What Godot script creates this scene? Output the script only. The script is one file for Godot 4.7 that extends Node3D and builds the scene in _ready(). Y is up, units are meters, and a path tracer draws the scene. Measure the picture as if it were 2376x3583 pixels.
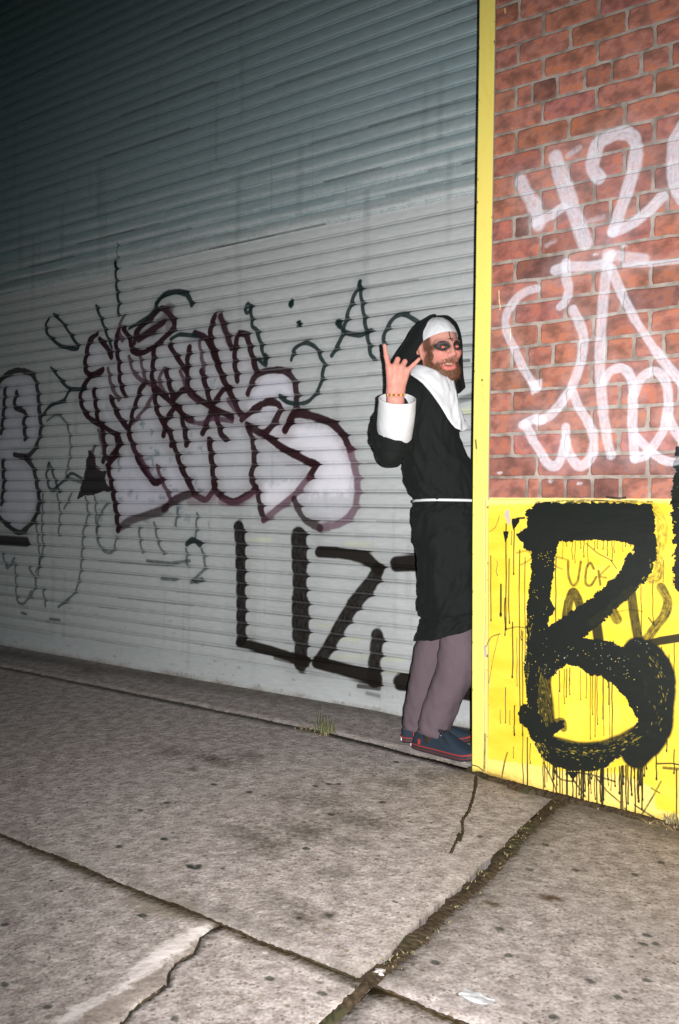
extends Node3D

const PITCH := 0.0692
const COURSE := 0.0803
const PANEL_TOP := 1.0381
var rng := RandomNumberGenerator.new()
var used := {}


# ---------------------------------------------------------------- painting on surfaces (paint, stains, print)
class Paint:
	var w: int
	var h: int
	var x0: float
	var top: float
	var s: float   # pixels per metre
	var flip := 1.0
	var vary := 0.0    # how much a line swells and thins
	var tooth := 0.0   # how far spray creeps sideways into the joints of the slats
	var mist := 0.0    # overspray round a line
	var d := PackedByteArray()
	var nz := FastNoiseLite.new()

	func _init(ax: float, atop: float, aw: int, ah: int, ppm: float, base: Color, downwards := 1.0) -> void:
		x0 = ax
		top = atop
		w = aw
		h = ah
		s = ppm
		flip = downwards
		nz.seed = 11
		nz.frequency = 0.09
		var im := Image.create(w, h, false, Image.FORMAT_RGBA8)
		im.fill(base)
		d = im.get_data()

	func px(p: Vector2) -> Vector2:
		return Vector2((p.x - x0) * s, (top - p.y) * s * flip)

	func lay(i: int, c: Color, a: float) -> void:
		if a <= 0.003:
			return
		var o := i * 4
		var a0 := d[o + 3] / 255.0
		var an := a + a0 * (1.0 - a)
		var k := a / an
		d[o] = int(lerpf(d[o], c.r8, k))
		d[o + 1] = int(lerpf(d[o + 1], c.g8, k))
		d[o + 2] = int(lerpf(d[o + 2], c.b8, k))
		d[o + 3] = int(an * 255.0)

	# smooth curve through the points
	func curve(pts: Array) -> PackedVector2Array:
		var c := Curve2D.new()
		for i in pts.size():
			var prev: Vector2 = pts[maxi(i - 1, 0)]
			var next: Vector2 = pts[mini(i + 1, pts.size() - 1)]
			var t := (next - prev) / 6.0
			var here: Vector2 = pts[i]
			var lim := minf(here.distance_to(prev) if i > 0 else 9.0, here.distance_to(next) if i < pts.size() - 1 else 9.0) * 0.45
			if t.length() > lim:
				t = t.normalized() * lim
			c.add_point(px(here), -t * s * Vector2(1, -flip), t * s * Vector2(1, -flip))
		return c.tessellate(3, 5.0)

	func stroke(pts: Array, width: float, c: Color, alpha := 1.0, soft := 0.3, dry := 0.0, straight := false, band := 0.0) -> void:
		var q := PackedVector2Array()
		if straight or pts.size() < 3:
			for p in pts:
				q.append(px(p))
		else:
			q = curve(pts)
		if mist > 0.0 and width > 0.012:
			var keep := mist
			mist = 0.0
			stroke(pts, width * 2.1, c, alpha * keep, 2.0, 0.0, straight)
			mist = keep
		var r := width * s * 0.5
		var feather := maxf(r * soft, 0.8)
		var pad := r * (1.0 + vary) + feather + 2.0 + tooth * s
		var lo := q[0]
		var hi := q[0]
		for p in q:
			lo = lo.min(p)
			hi = hi.max(p)
		var bx := clampi(int(lo.x - pad), 0, w)
		var by := clampi(int(lo.y - pad), 0, h)
		var bw := clampi(int(hi.x + pad) + 1, 0, w) - bx
		var bh := clampi(int(hi.y + pad) + 1, 0, h) - by
		if bw <= 0 or bh <= 0:
			return
		var m := PackedFloat32Array()
		m.resize(bw * bh)
		var across := PackedFloat32Array()
		var along := PackedFloat32Array()
		if dry > 0.0:
			across.resize(bw * bh)
			along.resize(bw * bh)
		var run := 0.0
		var shift := PackedFloat32Array()
		shift.resize(bh)
		if tooth > 0.0:
			for y in bh:
				var f := fposmod((top - (y + by) / s - 0.17) / 0.0692, 1.0)
				shift[y] = tooth * s * (pow(absf(2.0 * f - 1.0), 6.0) + 0.2 * pow(absf(2.0 * f - 1.0), 2.0))
		for k in q.size() - 1:
			var a := q[k]
			var b := q[k + 1]
			var ab := b - a
			var l2 := maxf(ab.length_squared(), 0.0001)
			var rk := r * (1.0 + vary * nz.get_noise_2d(run * 0.35 + q[0].x, q[0].y))
			var sx0 := clampi(int(minf(a.x, b.x) - pad) - bx, 0, bw)
			var sx1 := clampi(int(maxf(a.x, b.x) + pad) + 1 - bx, 0, bw)
			var sy0 := clampi(int(minf(a.y, b.y) - pad) - by, 0, bh)
			var sy1 := clampi(int(maxf(a.y, b.y) + pad) + 1 - by, 0, bh)
			for y in range(sy0, sy1):
				for x in range(sx0, sx1):
					var p := Vector2(x + bx - shift[y] * 0.5, y + by)
					var t := clampf((p - a).dot(ab) / l2, 0.0, 1.0)
					var dist := p.distance_to(a + ab * t)
					var v := clampf((rk + shift[y] * 0.5 - dist) / feather + 0.5, 0.0, 1.0)
					if v > m[y * bw + x]:
						m[y * bw + x] = v
						if dry > 0.0:
							across[y * bw + x] = (p - a).cross(ab) / sqrt(l2)
							along[y * bw + x] = run + t * sqrt(l2)
			run += sqrt(l2)
		for y in bh:
			var gain := 1.0
			if band > 0.0:
				var f := fposmod((top - (y + by) / s - 0.17) / 0.0692, 1.0)
				if f < 0.16:
					gain = 1.0 - band
			for x in bw:
				var v := m[y * bw + x]
				if v > 0.0:
					if dry > 0.0:
						var o := y * bw + x
						var e := 0.55 + 1.5 * nz.get_noise_2d(across[o] * 4.0 + 300.0, along[o] * 0.3) + 0.7 * nz.get_noise_2d(x + bx, y + by)
						v *= clampf(1.0 - dry * e, 0.0, 1.0)
					lay((y + by) * w + x + bx, c, v * alpha * gain)

	func fill(pts: Array, c: Color, alpha := 1.0, rough := 0.0, speck := 0.0, soft := 1.0) -> void:
		var q := PackedVector2Array()
		for p in pts:
			q.append(px(p))
		var lo := q[0]
		var hi := q[0]
		for p in q:
			lo = lo.min(p)
			hi = hi.max(p)
		var n := q.size()
		var pad := int(rough * s * 1.6) + 3
		var bx := int(lo.x) - pad
		var by := int(lo.y) - pad
		var bw := int(hi.x) + pad - bx
		var bh := int(hi.y) + pad - by
		var m := PackedByteArray()
		m.resize(bw * bh)
		for y in bh:
			var xs := []
			for i in n:
				var a := q[i]
				var b := q[(i + 1) % n]
				if (a.y > y + by) != (b.y > y + by):
					xs.append(a.x + (y + by - a.y) / (b.y - a.y) * (b.x - a.x))
			xs.sort()
			for k in range(0, xs.size() - 1, 2):
				for x in range(clampi(int(xs[k]) - bx, 0, bw), clampi(int(xs[k + 1]) + 1 - bx, 0, bw)):
					m[y * bw + x] = 1
		var sr := int(soft)
		for y in range(maxi(0, -by), mini(bh, h - by)):
			for x in range(maxi(0, -bx), mini(bw, w - bx)):
				var sx := x
				var sy := y
				var far_in := clampi(x - pad, 0, bw - 1)
				var far_out := clampi(x + pad, 0, bw - 1)
				var here := m[y * bw + x]
				if rough > 0.0 and (m[y * bw + far_in] != here or m[y * bw + far_out] != here or m[clampi(y - pad, 0, bh - 1) * bw + x] != here or m[clampi(y + pad, 0, bh - 1) * bw + x] != here):
					var gx := float(x + bx)
					var gy := float(y + by)
					sx = clampi(x + int(rough * s * (1.5 * nz.get_noise_2d(gx * 0.7, gy * 0.7) + 0.6 * nz.get_noise_2d(gx * 2.4, gy * 2.4))), 0, bw - 1)
					sy = clampi(y + int(rough * s * (1.5 * nz.get_noise_2d(gx * 0.7 + 500.0, gy * 0.7) + 0.6 * nz.get_noise_2d(gx * 2.4, gy * 2.4 + 500.0))), 0, bh - 1)
				var v := 0.0
				if sr <= 1 or (m[y * bw + clampi(x - sr, 0, bw - 1)] == here and m[y * bw + clampi(x + sr, 0, bw - 1)] == here and m[clampi(y - sr, 0, bh - 1) * bw + x] == here and m[clampi(y + sr, 0, bh - 1) * bw + x] == here):
					v = m[sy * bw + sx]
				else:
					for o in [[-sr, 0], [sr, 0], [0, -sr], [0, sr], [-sr / 2, -sr / 2], [sr / 2, sr / 2], [0, 0], [sr / 2, -sr / 2], [-sr / 2, sr / 2]]:
						v += m[clampi(sy + o[1], 0, bh - 1) * bw + clampi(sx + o[0], 0, bw - 1)] / 9.0
				if v <= 0.0:
					continue
				if speck > 0.0 and nz.get_noise_2d((x + bx) * 4.0, (y + by) * 4.0) + 0.45 * nz.get_noise_2d((x + bx) * 0.35, (y + by) * 0.35) > 0.72 - speck:
					v *= 0.12
				lay((y + by) * w + x + bx, c, v * alpha)

	func blot(p: Vector2, rx: float, ry: float, c: Color, alpha := 1.0, soft := 0.6, wob := 0.4) -> void:
		var o := px(p)
		var ax := rx * s
		var ay := ry * s
		var g := 1.0 + wob
		for y in range(maxi(int(o.y - ay * g), 0), mini(int(o.y + ay * g) + 2, h)):
			for x in range(maxi(int(o.x - ax * g), 0), mini(int(o.x + ax * g) + 2, w)):
				var e := Vector2((x - o.x) / ax, (y - o.y) / ay).length() + wob * nz.get_noise_2d(x * 1.2, y * 1.2)
				lay(y * w + x, c, alpha * clampf((1.0 - e) / soft, 0.0, 1.0))

	func texture() -> ImageTexture:
		return ImageTexture.create_from_image(Image.create_from_data(w, h, false, Image.FORMAT_RGBA8, d))


# ---------------------------------------------------------------- names, nodes
func numbered(called: String, parent: Node) -> String:
	var key := str(parent.get_instance_id()) + called
	var n: int = used.get(key, 0)
	used[key] = n + 1
	return called if n == 0 else "%s_%03d" % [called, n]


func put(called: String, mesh: Mesh, material: Material, parent: Node = self, at := Vector3.ZERO) -> MeshInstance3D:
	var o := MeshInstance3D.new()
	o.name = numbered(called, parent)
	o.mesh = mesh
	if material:
		o.material_override = material
	o.position = at
	parent.add_child(o, true)
	return o


func base(called: String, at: Vector3, parent: Node = self) -> Node3D:
	var o := Node3D.new()
	o.name = numbered(called, parent)
	o.position = at
	parent.add_child(o, true)
	return o


func tag(o: Node, label: String, category: String, group := "") -> void:
	o.set_meta("label", label)
	o.set_meta("category", category)
	if group:
		o.set_meta("group", group)


func smooth() -> SurfaceTool:
	var st := SurfaceTool.new()
	st.begin(Mesh.PRIMITIVE_TRIANGLES)
	return st


func mat(c: Color, rough := 0.8, vertex := false) -> StandardMaterial3D:
	var m := StandardMaterial3D.new()
	m.albedo_color = c.linear_to_srgb()
	m.roughness = rough
	m.metallic_specular = 0.28
	m.vertex_color_use_as_albedo = vertex
	m.cull_mode = BaseMaterial3D.CULL_DISABLED
	return m


func noise_tex(size: int, freq: float, stops: Array, octaves := 4, seed_value := 1, kind := FastNoiseLite.TYPE_SIMPLEX_SMOOTH, normal := false, bump := 4.0) -> NoiseTexture2D:
	var n := FastNoiseLite.new()
	n.seed = seed_value
	n.noise_type = kind
	n.frequency = freq
	n.fractal_octaves = octaves
	var t := NoiseTexture2D.new()
	t.width = size
	t.height = size
	t.seamless = true
	t.noise = n
	if stops.size():
		var g := Gradient.new()
		g.offsets = PackedFloat32Array(stops.map(func(a): return a[0]))
		g.colors = PackedColorArray(stops.map(func(a): return a[1]))
		t.color_ramp = g
	if normal:
		t.as_normal_map = true
		t.bump_strength = bump
	return t


func detail(m: StandardMaterial3D, t: Texture2D) -> void:
	m.detail_enabled = true
	m.detail_albedo = t
	m.detail_blend_mode = BaseMaterial3D.BLEND_MODE_MIX
	m.detail_uv_layer = BaseMaterial3D.DETAIL_UV_2


# a grid of points as a surface; closed joins the last column to the first
func sheet(p: Array, closed := false, tint: Variant = null, uv_scale := 0.0) -> ArrayMesh:
	var st := smooth()
	st.set_smooth_group(0)
	var rows := p.size()
	var cols: int = p[0].size()
	var vol := 0.0
	for r in rows:
		for c in cols:
			var v: Vector3 = p[r][c]
			if tint != null:
				st.set_color(tint.call(v, r, c))
			st.set_uv(Vector2(float(c) / cols, float(r) / rows) * (uv_scale if uv_scale > 0.0 else 1.0))
			st.add_vertex(v)
	var span := cols if closed else cols - 1
	var mid: Vector3 = p[rows / 2][0]
	for r in rows - 1:
		for c in span:
			var a: Vector3 = p[r][c] - mid
			var b: Vector3 = p[r][(c + 1) % cols] - mid
			var d: Vector3 = p[r + 1][c] - mid
			vol += a.dot(b.cross(d))
	var turn := vol > 0.0
	for r in rows - 1:
		for c in span:
			var i := r * cols + c
			var j := r * cols + (c + 1) % cols
			var quad := [i, j, i + cols, j, j + cols, i + cols] if not turn else [i, i + cols, j, j, i + cols, j + cols]
			for k in quad:
				st.add_index(k)
	st.generate_normals()
	return st.commit()


func spline(keys: Array, t: float) -> Variant:
	var n := keys.size() - 1
	var f := clampf(t, 0.0, 1.0) * n
	var i := mini(int(f), n - 1)
	var u := f - i
	var a = keys[maxi(i - 1, 0)]
	var b = keys[i]
	var c = keys[i + 1]
	var d = keys[mini(i + 2, n)]
	return (b * 2.0 + (c - a) * u + (a * 2.0 - b * 5.0 + c * 4.0 - d) * u * u + (b * 3.0 - a - c * 3.0 + d) * u * u * u) * 0.5


# rings of (centre, radius across, radius in depth) joined into a tube; grow(angle, v, point) adds folds
func loft(centres: Array, across: Array, deep: Array, rows: int, cols: int, grow: Variant = null, caps := true, tilt: Array = []) -> Array:
	var out := []
	for r in rows + 1:
		var v := float(r) / rows
		var c: Vector3 = spline(centres, v)
		var rx: float = spline(across, v)
		var rz: float = spline(deep, v)
		var tl: float = spline(tilt, v) if tilt.size() else 0.0
		var ring := []
		for k in cols:
			var a := TAU * k / cols
			var g := 1.0
			if grow != null:
				g = grow.call(a, v)
			var x := sin(a) * rx * g
			ring.append(c + Vector3(x, tl * x, cos(a) * rz * g))
		out.append(ring)
	if caps:
		for e in [0, out.size() - 1]:
			var m := Vector3.ZERO
			for q in out[e]:
				m += q
			m /= cols
			var tip := []
			for k in cols:
				tip.append(m)
			if e == 0:
				out.push_front(tip)
			else:
				out.append(tip)
	return out


# rings set square to a path
func tube(path: Array, radii: Array, rows: int, cols: int, grow: Variant = null, caps := true, flat := 1.0) -> Array:
	var out := []
	for r in rows + 1:
		var v := float(r) / rows
		var c: Vector3 = spline(path, v)
		var ahead: Vector3 = spline(path, minf(v + 0.01, 1.0))
		var behind: Vector3 = spline(path, maxf(v - 0.01, 0.0))
		var dir := (ahead - behind).normalized()
		var side := dir.cross(Vector3(0, 0, 1))
		if side.length() < 0.05:
			side = Vector3(1, 0, 0)
		side = side.normalized()
		var other := side.cross(dir).normalized()
		var rad: float = spline(radii, v)
		var ring := []
		for k in cols:
			var a := TAU * k / cols
			var g := 1.0
			if grow != null:
				g = grow.call(a, v)
			ring.append(c + (side * sin(a) + other * cos(a) * flat) * rad * g)
		out.append(ring)
	if caps:
		for e in [0, out.size() - 1]:
			var m := Vector3.ZERO
			for q in out[e]:
				m += q
			m /= cols
			var tip := []
			for k in cols:
				tip.append(m)
			if e == 0:
				out.push_front(tip)
			else:
				out.append(tip)
	return out


# ---------------------------------------------------------------- bodies: a smooth field of cones and ellipsoids, meshed with surface nets
class Field:
	var a := PackedVector3Array()
	var b := PackedVector3Array()
	var ra := PackedFloat32Array()
	var rb := PackedFloat32Array()
	var k := PackedFloat32Array()
	var kind := PackedInt32Array()   # 0 cone, 1 ellipsoid, 2 carved cone, 3 carved ellipsoid

	func cone(p: Vector3, q: Vector3, r: float, t: float, blend := 0.01, carve := false) -> void:
		a.append(p)
		b.append(q + Vector3(0, 0, 0.00001))
		ra.append(r)
		rb.append(t)
		k.append(blend)
		kind.append(2 if carve else 0)

	func blob(p: Vector3, r: Vector3, blend := 0.01, carve := false) -> void:
		a.append(p)
		b.append(r)
		ra.append(0)
		rb.append(0)
		k.append(blend)
		kind.append(3 if carve else 1)

	func one(i: int, p: Vector3) -> float:
		if kind[i] & 1:
			var q := p - a[i]
			var r := b[i]
			var k0 := (q / r).length()
			return k0 * (k0 - 1.0) / maxf((q / (r * r)).length(), 0.000001)
		var ab := b[i] - a[i]
		var h := clampf((p - a[i]).dot(ab) / ab.length_squared(), 0.0, 1.0)
		return p.distance_to(a[i] + ab * h) - lerpf(ra[i], rb[i], h)

	func value(p: Vector3, which: PackedInt32Array) -> float:
		var d := 1.0
		for i in which:
			var e := one(i, p)
			var kk := k[i]
			if kind[i] < 2:
				var h := maxf(kk - absf(d - e), 0.0) / kk
				d = minf(d, e) - h * h * kk * 0.25
			else:
				var h := maxf(kk - absf(d + e), 0.0) / kk
				d = maxf(d, -e) + h * h * kk * 0.25
		return d

	func mesh(st: SurfaceTool, first: int, lo: Vector3, hi: Vector3, cell: float, xf: Transform3D, tint: Callable) -> int:
		const B := 4
		var size := (hi - lo) / cell
		var nx := (int(size.x) / B + 1) * B
		var ny := (int(size.y) / B + 1) * B
		var nz := (int(size.z) / B + 1) * B
		var mx := nx + 1
		var my := ny + 1
		var g := PackedFloat32Array()
		g.resize(mx * my * (nz + 1))
		g.fill(1.0)
		var at := PackedInt32Array()
		at.resize(mx * my * (nz + 1))
		at.fill(-1)
		var rad := cell * B * 0.87
		var live := []
		for bz in range(0, nz, B):
			for by in range(0, ny, B):
				for bx in range(0, nx, B):
					var c := lo + Vector3(bx + B / 2, by + B / 2, bz + B / 2) * cell
					var near := PackedInt32Array()
					var best := 1.0
					for i in a.size():
						var e := one(i, c)
						if e < rad * 1.6 + k[i] * 2.0:
							near.append(i)
						if kind[i] < 2:
							best = minf(best, e)
					if best > rad * 1.5 + 0.02 or near.is_empty():
						continue
					var v := value(c, near)
					if absf(v) > rad * 1.7:
						if v < 0.0:
							for z in B + 1:
								for y in B + 1:
									for x in B + 1:
										var o := (bx + x) + mx * ((by + y) + my * (bz + z))
										if g[o] == 1.0:
											g[o] = -0.5
						continue
					for z in B + 1:
						for y in B + 1:
							for x in B + 1:
								g[(bx + x) + mx * ((by + y) + my * (bz + z))] = value(lo + Vector3(bx + x, by + y, bz + z) * cell, near)
					live.append(Vector3i(bx, by, bz))
		var offs := PackedInt32Array()
		for z in 2:
			for y in 2:
				for x in 2:
					offs.append(x + mx * (y + my * z))
		var count := first
		for q in live:
			for z in range(q.z, q.z + B):
				for y in range(q.y, q.y + B):
					for x in range(q.x, q.x + B):
						var o: int = x + mx * (y + my * z)
						if at[o] >= 0:
							continue
						var inside := 0
						for f in offs:
							if g[o + f] < 0.0:
								inside += 1
						if inside == 0 or inside == 8:
							continue
						var sum := Vector3.ZERO
						var n := 0
						for e in 8:
							for ax in 3:
								if e & (1 << ax):
									continue
								var e2 := e | (1 << ax)
								var va := g[o + offs[e]]
								var vb := g[o + offs[e2]]
								if (va < 0.0) != (vb < 0.0):
									var t := va / (va - vb)
									var pa := Vector3(e & 1, (e >> 1) & 1, (e >> 2) & 1)
									var pb := Vector3(e2 & 1, (e2 >> 1) & 1, (e2 >> 2) & 1)
									sum += pa.lerp(pb, t)
									n += 1
						var p := lo + (Vector3(x, y, z) + sum / n) * cell
						at[o] = count
						count += 1
						st.set_color(tint.call(p))
						st.add_vertex(xf * p)
		var step := PackedInt32Array([1, mx, mx * my])
		for q in live:
			for z in range(maxi(q.z, 1), q.z + B):
				for y in range(maxi(q.y, 1), q.y + B):
					for x in range(maxi(q.x, 1), q.x + B):
						var o: int = x + mx * (y + my * z)
						var s0 := g[o] < 0.0
						for ax in 3:
							if s0 == (g[o + step[ax]] < 0.0):
								continue
							var u := step[(ax + 1) % 3]
							var v := step[(ax + 2) % 3]
							var i0 := at[o]
							var i1 := at[o - u]
							var i2 := at[o - u - v]
							var i3 := at[o - v]
							if i0 < 0 or i1 < 0 or i2 < 0 or i3 < 0:
								continue
							for i in ([i0, i2, i1, i0, i3, i2] if s0 else [i0, i1, i2, i0, i2, i3]):
								st.add_index(i)
		return count


# ---------------------------------------------------------------- the ground
func ground_y(x: float, z: float) -> float:
	var g0 := 0.033 - 0.0445 * maxf(0.0, x + 2.25)
	var g1 := -0.022 - 0.01 * (x + 2.43)
	return lerpf(g0, g1, clampf(z / 1.43, -0.4, 2.2))


var rough_noise := FastNoiseLite.new()


# a slab of concrete between four corners (x, z), its edges worn uneven
func slab(parent: Node, m: Material, c00: Vector2, c10: Vector2, c11: Vector2, c01: Vector2, n: int, k: int, tone: float, left_line: Array = [], right_line: Array = []) -> void:
	var st := smooth()
	var rows := []
	for j in k + 1:
		var v := float(j) / k
		var row := []
		for i in n + 1:
			var u := float(i) / n
			var p := c00.lerp(c10, u).lerp(c01.lerp(c11, u), v)
			if left_line.size() or right_line.size():
				var a := c00.lerp(c01, v)
				var b := c10.lerp(c11, v)
				if left_line.size():
					a = line_at(left_line, a.y)
				if right_line.size():
					b = line_at(right_line, b.y)
				p = a.lerp(b, u)
			var edge := minf(minf(u, 1.0 - u) * c00.distance_to(c10), minf(v, 1.0 - v) * c00.distance_to(c01))
			if edge < 0.001:
				p += Vector2(rough_noise.get_noise_2d(p.x * 9.0, p.y * 9.0), rough_noise.get_noise_2d(p.x * 9.0 + 50.0, p.y * 9.0)) * 0.012
			var y := ground_y(p.x, p.y) + 0.003 * rough_noise.get_noise_2d(p.x * 2.0, p.y * 2.0)
			row.append(Vector3(p.x, y, p.y))
		rows.append(row)
	st.set_smooth_group(0)
	var count := 0
	for row in rows:
		for p in row:
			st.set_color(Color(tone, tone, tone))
			st.set_uv(Vector2(p.x, p.z) / 1.4)
			st.set_uv2(Vector2((p.x + 5.6) / 5.4, (p.z + 0.5) / 2.7))
			st.add_vertex(p)
			count += 1
	for j in k:
		for i in n:
			var o := j * (n + 1) + i
			for q in [o, o + 1, o + n + 1, o + 1, o + n + 2, o + n + 1]:
				st.add_index(q)
	# the worn arris and the side faces
	var rim := []
	for i in n:
		rim.append(rows[0][i])
	for j in k:
		rim.append(rows[j][n])
	for i in range(n, 0, -1):
		rim.append(rows[k][i])
	for j in range(k, 0, -1):
		rim.append(rows[j][0])
	var mid := Vector3.ZERO
	for p in rim:
		mid += p
	mid /= rim.size()
	for ring in 3:
		for p in rim:
			var outv: Vector3 = p - mid
			var q: Vector3 = p + Vector3(signf(outv.x) * 0.002, 0, signf(outv.z) * 0.002) * ring + Vector3(0, [0.0, -0.006, -0.09][ring], 0)
			st.set_color(Color(tone, tone, tone) * (1.0 if ring == 0 else 0.8))
			st.set_uv(Vector2(p.x, p.z) / 1.4)
			st.set_uv2(Vector2((p.x + 5.6) / 5.4, (p.z + 0.5) / 2.7))
			st.add_vertex(q)
	var r := rim.size()
	for ring in 2:
		for i in r:
			var o := count + ring * r + i
			var o2 := count + ring * r + (i + 1) % r
			for q in [o, o + r, o2, o2, o + r, o2 + r]:
				st.add_index(q)
	st.generate_normals()
	put("slab", st.commit(), m, parent)


func line_at(pts: Array, z: float) -> Vector2:
	for i in pts.size() - 1:
		var a: Vector2 = pts[i]
		var b: Vector2 = pts[i + 1]
		if (z >= a.y and z <= b.y) or i == pts.size() - 2:
			return a.lerp(b, (z - a.y) / (b.y - a.y))
	return pts[0]


# soil packed into a joint: an uneven ribbon with crumbs
func soil(parent: Node, called: String, m: Material, pts: Array, width: float, lift: float, step := 0.012) -> void:
	var st := smooth()
	st.set_smooth_group(0)
	var c := Curve2D.new()
	for p in pts:
		c.add_point(p)
	c.bake_interval = step
	var q := c.get_baked_points()
	var n := q.size()
	for i in n:
		var dir := (q[mini(i + 1, n - 1)] - q[maxi(i - 1, 0)]).normalized()
		var side := Vector2(-dir.y, dir.x)
		for k in 7:
			var f := (k - 3.0) / 3.0
			var wv := width * (0.5 + 0.3 * rough_noise.get_noise_2d(q[i].x * 24.0 + k, q[i].y * 24.0))
			var p := q[i] + side * wv * f
			var y := ground_y(p.x, p.y) + lift * (1.0 - f * f) - 0.0025 * absf(f) + 0.004 * rough_noise.get_noise_2d(p.x * 260.0, p.y * 260.0)
			var t := 0.8 + 1.0 * rough_noise.get_noise_2d(p.x * 200.0, p.y * 200.0 + 7.0) + 0.3 * rough_noise.get_noise_2d(p.x * 20.0, p.y * 20.0)
			var green := 0.8 * clampf(rough_noise.get_noise_2d(p.x * 14.0, p.y * 14.0 + 31.0) * 1.6, 0.0, 1.0)
			st.set_color(Color(0.06, 0.042, 0.026).lerp(Color(0.045, 0.05, 0.022), green) * t)
			st.add_vertex(Vector3(p.x, y, p.y))
	for i in n - 1:
		for k in 6:
			var o := i * 7 + k
			for e in [o, o + 7, o + 1, o + 1, o + 7, o + 8]:
				st.add_index(e)
	st.generate_normals()
	put(called, st.commit(), m, parent)


# blades of grass round a point; dry ones lie flat
func blades(st: SurfaceTool, at: Vector3, n: int, tall: float, spread: float, lean: float, green: float) -> void:
	for i in n:
		var a := rng.randf() * TAU
		var root := at + Vector3(cos(a), 0, sin(a) * 0.6) * spread * sqrt(rng.randf())
		var b := rng.randf() * TAU
		var dir := Vector3(cos(b), 0, sin(b)) * lean * rng.randf_range(0.3, 1.0)
		var h := tall * rng.randf_range(0.35, 1.0)
		var wd := rng.randf_range(0.0012, 0.0028)
		var col := Color(0.34, 0.27, 0.15).lerp(Color(0.06, 0.1, 0.035), clampf(green + rng.randf_range(-0.3, 0.3), 0.0, 1.0))
		var side := Vector3(-sin(b), 0, cos(b)) * wd
		var last := root
		for k in 4:
			var t := (k + 1) / 4.0
			var p := root + Vector3(0, 1, 0) * h * (t - 0.25 * t * t * lean) + dir * h * t * t
			p.y = maxf(p.y, at.y + 0.003)
			var w0 := side * (1.0 - (t - 0.25) * 0.9)
			var w1 := side * (1.0 - t * 0.9)
			st.set_color(col * (0.8 + 0.3 * t))
			for e in [last - w0, last + w0, p + w1, last - w0, p + w1, p - w1]:
				st.add_vertex(e)
			last = p


# ---------------------------------------------------------------- the scene
func _ready() -> void:
	rng.seed = 7
	rough_noise.seed = 3
	rough_noise.frequency = 0.35
	camera_and_light()
	build_ground()
	build_wall()
	build_shutter()
	build_person()
	build_small_things()


func camera_and_light() -> void:
	var cam := Camera3D.new()
	cam.name = "camera"
	cam.position = Vector3(0, 1.0, 3.0381)
	cam.rotation_degrees = Vector3(-0.34, 35.82, 0.91)
	cam.fov = 59.95
	cam.near = 0.05
	cam.far = 200.0
	add_child(cam)
	cam.current = true
	var e := Environment.new()
	var sky := Sky.new()
	var sm := ProceduralSkyMaterial.new()
	sm.sky_top_color = Color(0.05, 0.125, 0.11)
	sm.sky_horizon_color = Color(0.09, 0.155, 0.14)
	sm.ground_bottom_color = Color(0.06, 0.06, 0.06)
	sm.ground_horizon_color = Color(0.14, 0.14, 0.13)
	sm.sky_curve = 0.2
	sky.sky_material = sm
	e.background_mode = Environment.BG_SKY
	e.sky = sky
	e.background_energy_multiplier = 1.0
	e.tonemap_mode = Environment.TONE_MAPPER_LINEAR
	e.tonemap_exposure = 1.0
	e.sdfgi_enabled = true
	e.ssao_enabled = true
	e.ssil_enabled = true
	var we := WorldEnvironment.new()
	we.name = "world_environment"
	we.environment = e
	add_child(we)
	# faint moonlight of the night street
	var moon := DirectionalLight3D.new()
	moon.name = "moonlight"
	moon.light_energy = 0.01
	moon.light_color = Color(0.8, 0.9, 1.0)
	moon.light_angular_distance = 0.5
	moon.shadow_enabled = true
	moon.rotation_degrees = Vector3(-50, 25, 0)
	add_child(moon)
	# the flash of the camera, to the right of its lens: it is what lights the photograph
	var flash := SpotLight3D.new()
	flash.name = "camera_flash"
	flash.position = cam.position + cam.basis * Vector3(0.075, 0.01, -0.02)
	flash.rotation_degrees = Vector3(-6.0, 25.0, 0)
	flash.spot_range = 30.0
	flash.spot_angle = 49.0
	flash.spot_angle_attenuation = 1.0
	flash.spot_attenuation = 2.0
	flash.light_energy = 24.0
	flash.light_color = Color(1.0, 0.995, 0.99)
	flash.light_size = 0.012
	flash.shadow_enabled = true
	add_child(flash)


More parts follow.
